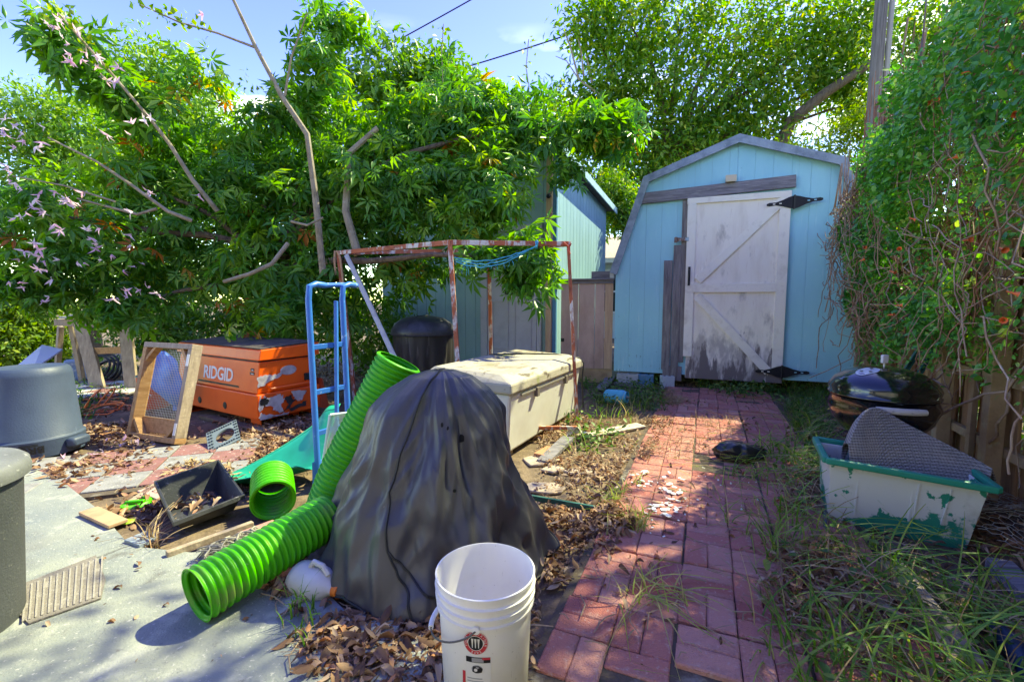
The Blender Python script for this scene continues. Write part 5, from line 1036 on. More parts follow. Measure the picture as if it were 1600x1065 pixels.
o = leafcloud('leaf_litter', LOV, P_, norm(rand_unit(16)*np.array((1, 1, .2))), norm(np.array((0, 0, 1.))+rand_unit(16)*.5), .05+.04*rng.random(16), L_DRY, rnd=.4+.6*rng.random(16)); o['label'] = 'brown leaves lying inside the black tray'; o['category'] = 'leaves'
def rough(pol, amp=.012, n=5):
    out = []
    for (a, b), (c, d) in zip(pol, pol[1:]+pol[:1]):
        for k in range(n): u = k/n; out.append((a+(c-a)*u+(random.gauss(0, amp) if k else 0), b+(d-b)*u+(random.gauss(0, amp) if k else 0)))
    return out
# ================================================================ orange steel job box
JA = R(31); JO = G(404, 674); JX = Vector((-math.cos(JA), math.sin(JA), 0)); JYv = Vector((math.sin(JA), math.cos(JA), 0))
jb = thing('job_box', 'scratched orange steel site job box with black top', 'tool chest', (JO.x, JO.y, 0), (0, 0, -JA))
# local: -X runs along the long lettered front, +Y is depth
JL, JD, JZ0, JZ1, JZ2 = 1.55, .66, .10, .635, .79
mb = MB(); 
mb.prism([(0.0, 0, JZ0), (0, JD, JZ0), (0, JD, .34), (0, 0, .34)], (-JL, 0, 0)); body = mb.build('body', ORANGE, jb, smooth=False, bevel=.012)
mb = MB(); mb.prism([(.0, .015, .343), (0, JD-.015, .343), (0, JD-.03, JZ1), (0, .05, JZ1)], (-JL, 0, 0)); mb.v = [(x+(-.02 if abs(x) < 1e-6 else .02), y, z) for x, y, z in mb.v]; mb.build('upper_body', ORANGE, jb, smooth=False, bevel=.008)
mb = MB(); mb.box((-JL/2, JD/2, JZ1+.008), (JL-.06, JD-.09, .014)); mb.build('lid_gap', BLACKP, jb, smooth=False)
mb = MB(); mb.prism([(.01, .03, JZ1+.016), (.01, JD, JZ1+.016), (.01, JD, JZ2-.01), (.01, .05, JZ2-.04)], (-JL-.02, 0, 0)); lid = mb.build('lid', ORANGE, jb, smooth=False, bevel=.008)
mb = MB(); mb.prism([(.0, .06, JZ2-.034), (.0, JD-.01, JZ2-.002), (-JL, JD-.01, JZ2-.002), (-JL, .06, JZ2-.034)], (0, 0, .006)); mb.build('black_top', mat('sooty_top', (.06,.05,.05), .8, [((.13,.09,.08), 5, .45, .7), ((.2,.17,.15), 18, .66, .74)], bump=.5, bscale=60), lid, smooth=False)
for sx_ in (-.12, -JL+.12):
    mb = MB(); w2 = .10
    mb.box((sx_, .05, .05), (.16, .012, .1)); mb.box((sx_, JD-.05, .05), (.16, .012, .1)); mb.box((sx_, JD/2, .006), (.16, JD-.1, .012)); mb.box((sx_-.075, JD/2, .05), (.012, JD-.1, .1)); mb.build('skid_foot', ORANGE, jb, smooth=False, bevel=.004)
fx = lambda x, z: Vector((x, .045 if False else 0, z))
def front_y(z): return .015+(.05-.015)*(z-.343)/(JZ1-.343)
text_on('RIDGID', .175, WLET, lambda x, y, z: Vector((-.72+x*1.0, front_y(.475+y)-.003-z, .475+y)), 'lettering', jb, offset=.004, spacing=.95)
mb = MB(); mb.prism([(-1.1, front_y(.385)-.003, .375), (-.32, front_y(.385)-.003, .375), (-.34, front_y(.395)-.003, .392), (-1.1, front_y(.395)-.003, .392)], (0, -.001, 0)); mb.build('black_stripe', BLET, jb, smooth=False)
for zz, w2 in ((.56, .05), (.525, .07)):
    mb = MB(); mb.box((-.12, front_y(zz)-.003, zz), (w2, .002, .026)); st = mb.build('sticker', BLET, jb, smooth=False); m3 = MB(); m3.box((-.12+.005, front_y(zz)-.0045, zz-.002), (w2*.6, .001, .012)); m3.build('sticker_print', CREAML, st, smooth=False)
for xx in (-.56, -1.05):
    mb = MB(); mb.lathe([(0, 0), (.035, 0), (.03, .004), (0, .005)], 16, (xx, -.002, .18), Matrix.Rotation(R(90), 3, 'X')); mb.build('bolt_cap', BLACKP, jb)
# short end facing right: handle recess, scraped patches
mb = MB(); mb.lathe([(0, 0), (.085, 0), (.083, .002), (0, .003)], 24, (-.015, .33, .53), Matrix.Rotation(R(90), 3, 'Y'), sx=.55); mb.build('round_patch', BAREMETAL, jb)
for pol in ([(.02,.50),(.10,.515),(.2,.50),(.27,.52),(.24,.48),(.12,.44),(.02,.40)], ):
    mb = MB(); mb.prism([(-.014, y, z) for y, z in rough(pol, .007)], (.002, 0, 0)); mb.build('scraped_patch', BAREMETAL, jb, smooth=False)
for pol in ([(.05,.31),(.15,.30),(.22,.32),(.27,.25),(.22,.2),(.25,.13),(.16,.16),(.12,.22),(.06,.23)], [(.33,.32),(.42,.32),(.5,.30),(.46,.26),(.42,.2),(.36,.24)], [(.01,.16),(.08,.14),(.2,.12),(.3,.125),(.28,.105),(.01,.105)], [(.02,.33),(.05,.29),(.05,.22),(.01,.18)]):
    mb = MB(); mb.prism([(.0125, y, z) for y, z in rough(pol, .009)], (.002, 0, 0)); mb.build('scraped_patch', BAREMETAL, jb, smooth=False)
for pol in ([(.03,.30),(.09,.31),(.10,.26),(.06,.22),(.03,.24)], [(.26,.27),(.33,.29),(.36,.22),(.30,.16),(.2,.12),(.3,.2)], [(.3,.16),(.5,.2),(.48,.15),(.3,.12)]):
    mb = MB(); mb.prism([(.0155, y, z) for y, z in rough(pol, .008)], (.0015, 0, 0)); mb.build('black_scuff', BLACKP, jb, smooth=False)
mb = MB(); mb.tube([(-.02, .12, .40), (.02, .12, .38), (.02, .52, .38), (-.02, .52, .40)], .012, 8); mb.build('side_handle', ORANGE, jb)
mb = MB(); mb.box((-.012, .53, .44), (.02, .07, .07)); mb.build('lock_plate', BLACKP, jb, smooth=False, bevel=.006)
mb = MB(); mb.prism([(.016, JD-.02, .10), (.016, JD+.10, .06), (.016, JD+.02, .40)], (-.3, 0, 0)); mb.build('end_gusset', mat('rusty_orange', (.38,.06,.02), .6), jb, smooth=False)
PALW = OLDWOOD
for i in range(3):
    m2 = MB(); p = JO+JX*(-.25+.05*i)+JYv*(.1+.3*i); m2.box((0, 0, .02), (1.5, .09, .035)); o = m2.build('timber', mat('dark_timber', (.12,.085,.06), .9, [((.2,.15,.11), 6, .5, .7)], bump=.4, bscale=50), None, smooth=False, bevel=.003); o.location = p+JX*.45-JYv*.12+Vector((0, 0, .004)); o.rotation_euler = (0, 0, -JA); tag(o, ['dark timber batten along the front of the orange box', 'dark timber batten under the middle of the orange box', 'dark timber batten under the back of the orange box'][i], 'timber')
# ================================================================ mesh sieve frame leaning on the box
BL, BR_ = G(196, 682, .02), G(272, 694, .02); wv = (BR_-BL); wl_ = wv.length; wx = wv.normalized(); back = Vector((-wx.y, wx.x, 0))
TLp = A(216, 531, 4.32); upv = (TLp-BL); upl = .84; tilt = R(14); uz = (Vector((0, 0, 1))*math.cos(tilt)+back*math.sin(tilt)); un = wx.cross(uz)   # un points to the camera side
Mf = basis(wx, uz, -un if False else un)
t = thing('mesh_frame', 'wooden frame with wire mesh leaning against the orange box', 'sieve frame', BL)
t.rotation_euler = basis(wx, -un, uz).to_euler()          # local x along, y = away from camera, z up the frame
fw_, fdp = .045, .095
def fbar(a, b, m_, nm, w_=fw_, dp=fdp, y=0.0, par=t):
    mb = MB(); a = Vector((a[0], y+dp/2, a[1])); b = Vector((b[0], y+dp/2, b[1])); mb.bar(a, b, dp, w_, up=Vector((0, 1, 0)).cross((b-a).normalized())); return mb.build(nm, m_, par, smooth=False, bevel=.002)
FWd, FH = wl_, upl
fbar((0, fw_/2), (FWd, fw_/2), RAWPINE, 'frame_bar'); fbar((0, FH-fw_/2), (FWd, FH-fw_/2), OLDWOOD, 'frame_bar'); fbar((fw_/2, fw_+.001), (fw_/2, FH-fw_-.001), RAWPINE, 'frame_bar'); fbar((FWd-fw_/2, fw_+.001), (FWd-fw_/2, FH-fw_-.001), OLDWOOD, 'frame_bar')
for a, b in (((.03, .17), (.15, .03)), ((FWd-.03, .17), (FWd-.15, .03)), ((.03, FH-.17), (.15, FH-.03)), ((FWd-.03, FH-.17), (FWd-.15, FH-.03))): fbar(a, b, RAWPINE, 'corner_brace', .028, .06, .01)
mb = MB(); mb.box((FWd/2, .085, .12), (FWd-.1, .015, .13)); mb.build('bottom_board', RAWPINE, t, smooth=False, bevel=.002)
mb = MB(); nvx, nvz = 26, 36
for i in range(1, nvx): x_ = .04+(FWd-.08)*i/nvx; mb.box((x_, .088, FH/2), (.0018, .0018, FH-.06))
for i in range(1, nvz): z_2 = .04+(FH-.08)*i/nvz; mb.box((FWd/2, .0898, z_2), (FWd-.06, .0018, .0018))
stuff(mb.build('wire_mesh', GALV, t, smooth=False, fix=False))
for zz in (FH-.14, .12):
    mb = MB(); mb.box((FWd-.02, -.003, zz), (.03, .004, .1)); mb.build('paper_label', CREAML, t, smooth=False)
# blue tarp bundled behind it
ct = A(268, 600, 4.52)
def tarp(u, v):
    th = u*2*math.pi; r = (.02+.10*math.sin(min(1, v*1.05+.05)*math.pi)**.6)*(1+.35*mnoise.noise(Vector((math.cos(th)*1.7, math.sin(th)*1.7, v*4)))+.25*abs(math.sin(th*2.5+v*3)))
    return Vector((ct.x-.07+r*math.cos(th)+.12*(v-.3)+.02*math.sin(v*9), ct.y+.5*r*math.sin(th), .08+.62-v*.60))
mb = MB(); mb.grid(tarp, 40, 24, True); o = mb.build('blue_tarp', BLUETARP, None, ang=180); tag(o, 'crumpled blue tarp bundle behind the wire mesh frame', 'tarp')
# orange-red bucket
rb = G(222, 642); rb = Vector((rb.x+.02, rb.y+.16, .0))
t = thing('orange_bucket', 'orange-red plastic bucket with white lettering behind the mesh frame', 'bucket', rb)
mb = MB(); mb.lathe([(0, 0), (.125, 0), (.13, .01), (.142, .27), (.148, .272), (.149, .30), (.152, .302), (.152, .36), (.146, .362), (.14, .34), (.125, .02), (0, .015)], 40); mb.build('bucket_shell', REDP, t, ang=40)
mb = MB(); mb.lathe([(.15, .363), (.156, .365), (.154, .378), (.1, .382), (0, .382)], 40); mb.build('lid', mat('grey_green_lid', (.12,.19,.16), .6), t)
f4 = cw(R(-108), .16, .137)
for i, tx in enumerate(('THE', 'HOME', 'DEPOT')): text_on(tx, .062, WLET, lambda x, y, z, i=i: f4((x)*.7071-(y+.055*(1-i))*.7071, x*.7071+(y+.055*(1-i))*.7071, z), 'lettering', t, offset=.002)
# ================================================================ plastic grate panel
q4 = [G(326, 711, .01), A(376, 690, 3.75), A(369, 655, 3.95), A(322, 682, 3.72)]
t = thing('plastic_grate', 'grey plastic grate panel with an oval hole lying on the leaves', 'grate', q4[0])
c4 = (q4[0]+q4[1]+q4[2]+q4[3])/4; X4 = ((q4[1]-q4[0])+(q4[2]-q4[3]))/2; Z4 = ((q4[3]-q4[0])+(q4[2]-q4[1]))/2; N4 = X4.cross(Z4).normalized()
GRM = mat('grey_blue_plastic', (.11,.14,.18), .5, [((.17,.21,.25), 6, .5, .7)])
mb = MB(); no = 40; oo = []; ii = []
for j in range(no):
    a = 2*math.pi*j/no; c_, s_ = math.cos(a), math.sin(a); m_ = max(abs(c_), abs(s_)); oo.append(c4+X4*(.5*c_/m_)+Z4*(.5*s_/m_)); ii.append(c4+X4*(.30*c_)+Z4*(.28*s_)+X4*.06)
th_ = N4*.018
mb.add(oo+ii+[p+th_ for p in oo]+[p+th_ for p in ii], [(j, (j+1) % no, no+(j+1) % no, no+j) for j in range(no)]+[(2*no+j, 2*no+(j+1) % no, 3*no+(j+1) % no, 3*no+j) for j in range(no)]+[(j, (j+1) % no, 2*no+(j+1) % no, 2*no+j) for j in range(no)]+[(no+j, no+(j+1) % no, 3*no+(j+1) % no, 3*no+j) for j in range(no)])
mb.build('panel', GRM, t, smooth=False, world=True)
mb = MB()
Nc = N4 if N4.y < 0 else -N4
for i in range(7):
    for u_ in (-.43, -.36, .40, .46):
        p = c4+X4*u_+Z4*(-.42+.14*i); mb.box(p+Nc*.004+(th_ if Nc.dot(th_) > 0 else Vector()), (.012, .012, .012))
for i in range(9):
    for w_ in (-.4, .4):
        p = c4+X4*(-.3+.075*i)+Z4*w_; mb.box(p+Nc*.004+(th_ if Nc.dot(th_) > 0 else Vector()), (.012, .012, .012))
stuff(mb.build('grid_studs', mat('grate_dark', (.06,.08,.11), .6), t, smooth=False, world=True, fix=False))
# ================================================================ rusty rack with rope
t = thing('pipe_rack', 'rusty square-tube frame rack standing over the storage box', 'rack', (-.6, 4.4, 0))
ZT = 1.775
At, Bt, Ct, Dt = A(703, 379, 4.40), A(888, 381, 4.42), A(764, 391, 5.2), A(529, 395, 5.25)
Ab, Bb, Cb, Db = G(722, 668), G(902, 668), G(768, 612), G(556, 632)
for a, b in ((At, Ab), (Bt, Bb), (Ct, Cb), (Dt, Db)):
    mb = MB(); mb.bar(a, b, .042 if a is not Bt else .03, .042 if a is not Bt else .03, up=(0, 1, 0)); mb.build('post', RUST, t, smooth=False, world=True, bevel=.003)
for a, b in ((At, Bt), (At, Dt), (Dt, Ct), (Ct, Bt)):
    mb = MB(); d_ = (b-a).normalized()*.018; mb.bar(a-d_, b+d_, .04, .045); mb.build('top_bar', RUST, t, smooth=False, world=True, bevel=.003)
mb = MB(); mb.bar(G(722, 668, .12), G(902, 668, .12), .03, .03); mb.build('lower_bar', RUST, t, smooth=False, world=True, bevel=.003)
for base, pts in ((Dt, [(-.01, -.03, .02), (.03, -.035, -.05), (.05, -.03, -.3), (.06, -.03, -.55), (.08, -.03, -.68)]), (Dt, [(-.03, -.03, .02), (-.035, -.04, -.1), (-.03, -.03, -.25)])):
    mb = MB(); mb.tube([base+Vector(p) for p in pts], .012, 8); mb.build('rag_tie', mat('tan_cord', (.48,.30,.17), .8), t, world=True)
mb = MB(); mb.tube([Bt+Vector(p) for p in ((-.05, -.03, .01), (.0, -.035, -.03), (.02, -.03, .0), (-.01, -.035, -.06), (.015, -.03, -.1))], .009, 8); mb.build('red_tie', mat('red_cord', (.55,.10,.06), .7), t, world=True)
rp = thing('blue_rope', 'frayed blue nylon rope slung below the top bar of the rusty rack', 'rope', A(770, 405, 4.37))
for k in range(3):
    mb = MB(); a = A(712, 402+3*k, 4.37); b = A(838, 384, 4.37); pts = []
    for i in range(17):
        u = i/16; p = a.lerp(b, u); p.z -= (.075+.02*k)*4*u*(1-u)*(1.15-.4*u); p += Vector((random.gauss(0, .004), random.gauss(0, .006), random.gauss(0, .004))); pts.append(p)
    mb.tube(pts, .0055, 6); mb.build('strand', ROPE, rp, world=True)
mb = MB(); c_ = A(838, 382, 4.42)
mb.tube([c_+Vector((.012*math.sin(i*.5), .034*math.cos(i*.8), .036*math.sin(i*.8))) for i in range(24)], .006, 6); mb.build('knot', ROPE, rp, world=True)
mb = MB()
for k in range(26):
    u = random.random(); p = A(712, 405, 4.37).lerp(A(830, 395, 4.37), u); p.z -= .08*4*u*(1-u); q = Vector((random.gauss(0, .02), random.gauss(0, .02), -random.uniform(.01, .06 if u > .15 else .13))); mb.tube([p, p+q*.6+Vector((.006, 0, 0)), p+q], .0018, 4)
stuff(mb.build('frayed_fibre', ROPE, rp, world=True, fix=False))
# aluminium strip leaning in the rack
mb = MB(); a, b = A(541, 398, 5.1), A(655, 640, 4.1); b.z = max(b.z, .2); d_ = (b-a); b = a+d_*(a.z/(a.z-b.z))*.995; mb.bar(a, b, .05, .012, up=(0, -1, .3)); mb.bar(a+Vector((.022, .0, .0)), b+Vector((.022, 0, 0)), .006, .045, up=(0, -1, .3)); o = mb.build('metal_strip', ALU, None, smooth=False, bevel=.001); tag(o, 'grey metal angle strip leaning from the rusty rack', 'metal strip')
# ================================================================ beige storage box
DB = Vector((.70, 4.62, 0)); du = Vector((-.46, -.888, 0)).normalized(); dv = Vector((-.888, .46, 0)).normalized(); da = math.atan2(du.y, du.x)
t = thing('storage_box', 'long beige plastic garden storage box with dirty lid', 'storage box', DB, (0, 0, da))
# local x along the long side (towards the camera), local -y into the box
DLn, DW, Hb, Hl = 1.55, .78, .52, .67
sgn = 1 if (rotz(da) @ Vector((0, 1, 0))).dot(dv) > 0 else -1
Yw = lambda y: y*sgn
mb = MB(); i_ = .05
bt = [(i_, Yw(i_), .06), (DLn-i_, Yw(i_), .06), (DLn-i_, Yw(DW-i_), .06), (i_, Yw(DW-i_), .06)]; tp_ = [(0, 0, Hb), (DLn, 0, Hb), (DLn, Yw(DW), Hb), (0, Yw(DW), Hb)]
mb.add(bt+tp_, [(0, 3, 2, 1), (4, 5, 6, 7)]+[(k, (k+1) % 4, 4+(k+1) % 4, 4+k) for k in range(4)]); mb.build('box_body', BEIGEP, t, smooth=False, bevel=.02)
mb = MB(); l0 = [(-.025, Yw(-.025), Hb+.006), (DLn+.025, Yw(-.025), Hb+.006), (DLn+.025, Yw(DW+.025), Hb+.006), (-.025, Yw(DW+.025), Hb+.006)]; l1 = [(-.02, Yw(-.02), Hb+.085), (DLn+.02, Yw(-.02), Hb+.085), (DLn+.02, Yw(DW+.02), Hb+.085), (-.02, Yw(DW+.02), Hb+.085)]; l2 = [(.06, Yw(.10), Hl-.015), (DLn-.06, Yw(.10), Hl-.015), (DLn-.06, Yw(DW-.06), Hl+.01), (.06, Yw(DW-.06), Hl+.01)]
mb.add(l0+l1+l2, [(0, 3, 2, 1), (8, 9, 10, 11)]+[(4*r+k, 4*r+(k+1) % 4, 4*r+4+(k+1) % 4, 4*r+4+k) for r in range(2) for k in range(4)]); ld = mb.build('lid', BEIGEL, t, smooth=False, bevel=.015)
for xx in (.45, 1.1):
    mb = MB(); mb.box((xx, Yw(-.012), Hb-.05), (.05, .03, .075)); mb.build('latch', mat('dark_latch', (.17,.14,.12), .6), t, smooth=False, bevel=.004)
mb = MB(); mb.box((.78, Yw(-.006), Hb-.028), (DLn-.35, .012, .018)); mb.build('groove_shadow_strip', mat('groove_shadow', (.20,.18,.16), .7), t, smooth=False, bevel=.003)  # raised strip, the shadow of a groove put into its dark colour
pl_ = [Vector((-.02, Yw(-.030), .10)), Vector((.03, Yw(-.030), .40)), Vector((.01, Yw(-.038), Hb+.05)), Vector((.02, Yw(.0), Hb+.10)), Vector((.16, Yw(.2), Hl-.005)), Vector((.35, Yw(.45), Hl+.008)), Vector((.62, Yw(.70), Hl+.012)), Vector((.7, Yw(DW+.02), Hb+.08))]
mb = MB(); mb.tube(pl_, .007, 8); o = mb.build('rack_shadow_tube', BLACKP, None); o.parent = None; o.location = DB; o.rotation_euler = (0, 0, da); tag(o, 'thin black tube laid as the rusty rack shadow across the beige storage box', 'cord')  # black tube standing in for the rack's cast shadow on lid and side
for k, (x_, y_) in enumerate(((.12, .14), (.12, DW-.14), (DLn-.12, .14), (DLn-.12, DW-.14))):
    m2 = MB(); m2.box((0, 0, .03), (.2, .1, .058)); o = m2.build('timber_block', OLDWOOD, None, smooth=False, bevel=.004); p = rotz(da) @ Vector((x_, Yw(y_), 0)); o.location = DB+p; o.rotation_euler = (0, 0, da); tag(o, 'timber block under the beige storage box', 'timber', 'blocks under the storage box')
# ================================================================ round grill with tattered cover under the tree
tc_ = A(662, 560, 5.45); tc_.z = 0
t = thing('round_grill_cover', 'round kettle grill under a tattered black skirted cover by the lean-to', 'grill cover', tc_)
mb = MB(); mb.lathe([(.375, .80), (.38, .815), (.375, .86), (.33, .94), (.24, .995), (.12, 1.02), (0, 1.025)], 48); mb.build('cover_dome', mat('dome_vinyl', (.03,.03,.034), .4, [((.07,.07,.08), 4, .5, .7)], bump=.2, bscale=20), t, ang=180)
def skirt(u, v): th = u*2*math.pi; r = .355+.03*math.sin(th*17)*v+.02*math.sin(th*7+1)*v-.02*v; return Vector((r*math.cos(th), r*math.sin(th), .82-.80*v))
mb = MB(); mb.grid(skirt, 136, 12, True); mb.build('cover_skirt', mat('skirt_vinyl', (.028,.025,.024), .5, [((.10,.09,.085), 5, .58, .7, (6,6,.4))]), t, ang=180)
mb = MB(); mb.tube([(.378*math.cos(i*R(10)), .378*math.sin(i*R(10)), .806) for i in range(37)], .006, 6, cap=False); mb.build('piping', PIPING, t)
mb = MB(); mb.tube([(.38*math.cos(R(250)), .38*math.sin(R(250)), .81), (.33*math.cos(R(250)), .33*math.sin(R(250)), .945), (.12*math.cos(R(250)), .12*math.sin(R(250)), 1.025), (-.12*math.cos(R(250)), -.12*math.sin(R(250)), 1.025)], .006, 6); mb.build('piping', PIPING, t)
# ================================================================ black kettle grill
kc = Vector((2.26, 2.74, 0)); 
t = thing('kettle_grill', 'glossy black kettle grill with domed lid beside the vine fence', 'grill', kc)
KR, KZ = .262, .625
mb = MB(); mb.lathe([(0, KZ-.27), (.10, KZ-.262), (.19, KZ-.215), (.25, KZ-.14), (.278, KZ-.05), (KR-.002, KZ-.004), (KR+.004, KZ-.002)], 56); mb.build('bowl', ENAMEL, t, ang=180)
mb = MB(); mb.lathe([(KR+.004, KZ+.002), (KR+.012, KZ+.006), (KR+.012, KZ+.016), (KR+.003, KZ+.022), (.275, KZ+.055), (.245, KZ+.105), (.19, KZ+.145), (.11, KZ+.17), (0, KZ+.178)], 64); lid = mb.build('lid', ENAMEL, t, ang=180)
def lidz(r): return KZ+float(np.interp(r, [0, .11, .19, .245, .275], [.178, .17, .145, .105, .055]))
sp_ = MB(); ca = R(200); cx_, cy_ = .145*math.cos(ca), .145*math.sin(ca); nn = 28; vs = []
for j in range(nn): a = 2*math.pi*j/nn; x_, y_ = cx_+.062*math.cos(a), cy_+.05*math.sin(a); vs.append((x_, y_, lidz(math.hypot(x_, y_))+.003))
vs.append((cx_, cy_, lidz(math.hypot(cx_, cy_))+.0045)); sp_.add(vs, [(j, (j+1) % nn, nn) for j in range(nn)]); dm = sp_.build('vent_damper', mat('damper', (.55,.56,.58), .45, metal=.2), lid)
for k in range(3):
    a = k*2.1+.4; x_, y_ = cx_+.032*math.cos(a), cy_+.026*math.sin(a); m3 = MB(); m3.lathe([(0, 0), (.009, 0), (.009, .002), (0, .003)], 12, (x_, y_, lidz(math.hypot(x_, y_))+.005)); m3.build('vent_hole', BLET, dm)
mb = MB(); mb.box((.0, -.0, KZ+.225), (.035, .02, .05)); mb.tube([(0, 0, KZ+.17), (0, 0, KZ+.21)], .006, 6); mb.build('lid_knob', mat('pale_knob', (.62,.60,.64), .5), lid, bevel=.004)
mb = MB(); a = math.atan2(-.9, -.35); pts = [((KR+.03)*math.cos(a+da_), (KR+.03)*math.sin(a+da_), KZ-.035) for da_ in (-.40, -.2, 0, .2, .40)]
mb.tube(pts, [.017, .019, .019, .019, .017], 10); mb.build('side_handle', mat('weathered_handle', (.48,.44,.42), .7, [((.3,.27,.25), 30, .55, .65)]), t)
for k in range(3):
    a = R(90+120*k); mb = MB(); mb.tube([(.15*math.cos(a), .15*math.sin(a), KZ-.22), (.27*math.cos(a), .27*math.sin(a), .0)], .012, 8); mb.build('leg', ALU, t)
# ================================================================ painted tub with a rolled mat
Tl, Tr = Vector((1.60, 2.34, 0)), Vector((2.13, 2.07, 0)); tx = (Tr-Tl); TLn = .62; ta = math.atan2(tx.y, tx.x)
t = thing('storage_tub', 'paint-flaked white and green plastic tub beside the grass', 'tub', (Tl.x+.065, Tl.y+.01, .025), (0, R(3.0), ta))
Hh, Wd_ = .335, .36
def ring4(x0, x1, y0, y1, z): return [(x0, y0, z), (x1, y0, z), (x1, y1, z), (x0, y1, z)]
mb = MB(); r0 = ring4(.03, TLn-.035, .02, Wd_-.03, 0); r1 = ring4(0, TLn, -.01, Wd_, Hh); r2 = ring4(.006, TLn-.006, -.004, Wd_-.006, Hh-.002); r3 = ring4(.036, TLn-.041, .026, Wd_-.036, .006)
mb.add(r0+r1+r2+r3, [(0, 3, 2, 1)]+[(4*k+j, 4*k+(j+1) % 4, 4*k+4+(j+1) % 4, 4*k+4+j) for k in range(3) for j in range(4)]+[(12, 13, 14, 15)]); mb.build('tub_shell', TUB, t, smooth=False, bevel=.014)
rim_o = ring4(-.022, TLn+.022, -.032, Wd_+.022, Hh)
for a, b in zip(rim_o, rim_o[1:]+rim_o[:1]):
    mb = MB(); mb.bar(Vector(a)+Vector((0, 0, .008)), Vector(b)+Vector((0, 0, .008)), .032, .034); mb.build('rim', TUBG, t, smooth=False, bevel=.008)
for xx, w2 in ((.13, .012), (.35, .012), (.48, .012)):
    mb = MB(); mb.bar((xx, -.002, Hh-.05), (xx+.006, .012, .06), w2, .006, up=(0, 1, 0)); mb.build('side_rib', TUB, t, smooth=False, bevel=.003)
mb = MB()
for seg_ in (((.37, .0), (.37, .25)), ((.37, .0), (.47, .0)), ((.47, .0), (.49, .25))):
    (x0, z0), (x1, z1) = seg_; yy = lambda z: .018-.028*z/Hh-.003
    mb.bar((x0, yy(z0+.05), z0+.05), (x1, yy(z1+.05), z1+.05), .008, .006, up=(0, 1, 0))
mb.build('moulded_panel', TUB, t, smooth=False, bevel=.002)
for yy in (.08, .16, .24):
    mb = MB(); mb.bar((TLn-.006, yy, Hh-.03), (TLn-.036, yy, .05), .03, .010, up=(1, 0, 0)); mb.build('side_rib', TUB, t, smooth=False, bevel=.004)
mb = MB(); mb.tube([G(1291, 848), A(1290, 800, 2.36)], .012, 8); o = mb.build('pipe_stub', mat('dark_stub', (.05,.06,.075), .6), None); tag(o, 'short dark pipe stub propping the white and green tub', 'pipe')
# rolled woven mat sticking out of the tub (cone-like curl)
Mt = Matrix.Translation((Tl.x, Tl.y, .115)) @ Matrix.Rotation(ta, 4, 'Z') @ Matrix.Rotation(R(6.5), 4, 'Y')
def spl(pts, u):
    n = len(pts)-1; x = min(u*n, n-1e-6); i = int(x); f = x-i; g = lambda k: pts[max(0, min(n, k))]; a, b, c2, d = g(i-1), g(i), g(i+1), g(i+2)
    return (b*2+(c2-a)*f+(a*2-b*5+c2*4-d)*f*f+(b*3-a-c2*3+d)*f**3)/2
low = [A(1330, 765, 2.33), A(1352, 772, 2.30), A(1385, 784, 2.27), A(1430, 795, 2.22), A(1475, 802, 2.18), A(1510, 806, 2.15), A(1530, 806, 2.13)]
topc = [A(1326, 694, 2.40), A(1342, 655, 2.44), A(1368, 637, 2.48), A(1420, 664, 2.44), A(1475, 692, 2.36), A(1520, 715, 2.28), A(1550, 732, 2.20)]
def bez(c, u): return spl(c, u)
def mat_pt(u, v):
    a = bez(low, u); b = bez(topc, u); p = a.lerp(b, v); bulge = math.sin(v*math.pi/1.5)*.02*(1-u*.7); return p+Vector((-.4, -.8, .1))*(bulge*.5+.0022*2*math.sin(u*2*math.pi*46)*math.sin(v*2*math.pi*24))
mb = MB(); mb.grid(mat_pt, 300, 150); 
def mat_back(u, v):
    b = bez(topc, u); e = b+Vector((.05, .10*(1-u)+.01, -.16+.06*u)); return b.lerp(e, v)+Vector((.03, .06, .03))*math.sin(v*math.pi)*(1-u)
mb.grid(mat_back, 60, 10); o = mb.build('rolled_mat', MATG, None, ang=180, solid=.006); tag(o, 'dark woven mat rolled up and stuffed into the white and green tub', 'mat')
# ================================================================ things at the back left
tp1, tp2 = A(92, 503, 6.3), A(204, 508, 6.3)
t = thing('timber_trestle', 'old pale timber trestle standing at the left under the tree', 'trestle', (tp1.x, 6.3, 0))
mb = MB(); mb.bar(tp1, tp2, .14, .09); mb.build('top_beam', OLDWOOD, t, smooth=False, world=True, bevel=.005)
for (x0, y0), (x1, y1), w_ in (((126, 505), (152, 600), .19), ((196, 508), (205, 600), .17)):
    mb = MB(); a = A(x0, y0, 6.25); b = A(x1, y1, 6.1); b = a+(b-a)*(a.z/(a.z-b.z)); mb.bar(a, b, w_, .04, up=(0, -1, 0)); mb.build('leg', OLDWOOD, t, smooth=False, world=True, bevel=.004)
for (x0, y0), (x1, y1) in (((95, 510), (88, 596)), ((112, 508), (128, 590))):
    mb = MB(); a = A(x0, y0, 6.4); b = A(x1, y1, 6.5); b = a+(b-a)*(a.z/(a.z-b.z)); mb.bar(a, b, .06, .06); mb.build('leg', OLDWOOD, t, smooth=False, world=True, bevel=.004)
mb = MB(); mb.bar(A(146, 548, 6.2), A(200, 546, 6.2), .09, .04, up=(0, -1, 0)); mb.build('cross_rail', RAWPINE, t, smooth=False, world=True, bevel=.004)
mb = MB(); mb.box((0, 0, .02), (.32, .22, .03)); mb.box((.03, .02, .05), (.24, .16, .025)); o = mb.build('paving_slab_offcut', BLOCK, None, smooth=False, bevel=.005); p = A(122, 498, 6.3); o.location = (p.x, p.y, tp1.z+.046); tag(o, 'pale slab offcuts lying on top of the timber trestle', 'slab')
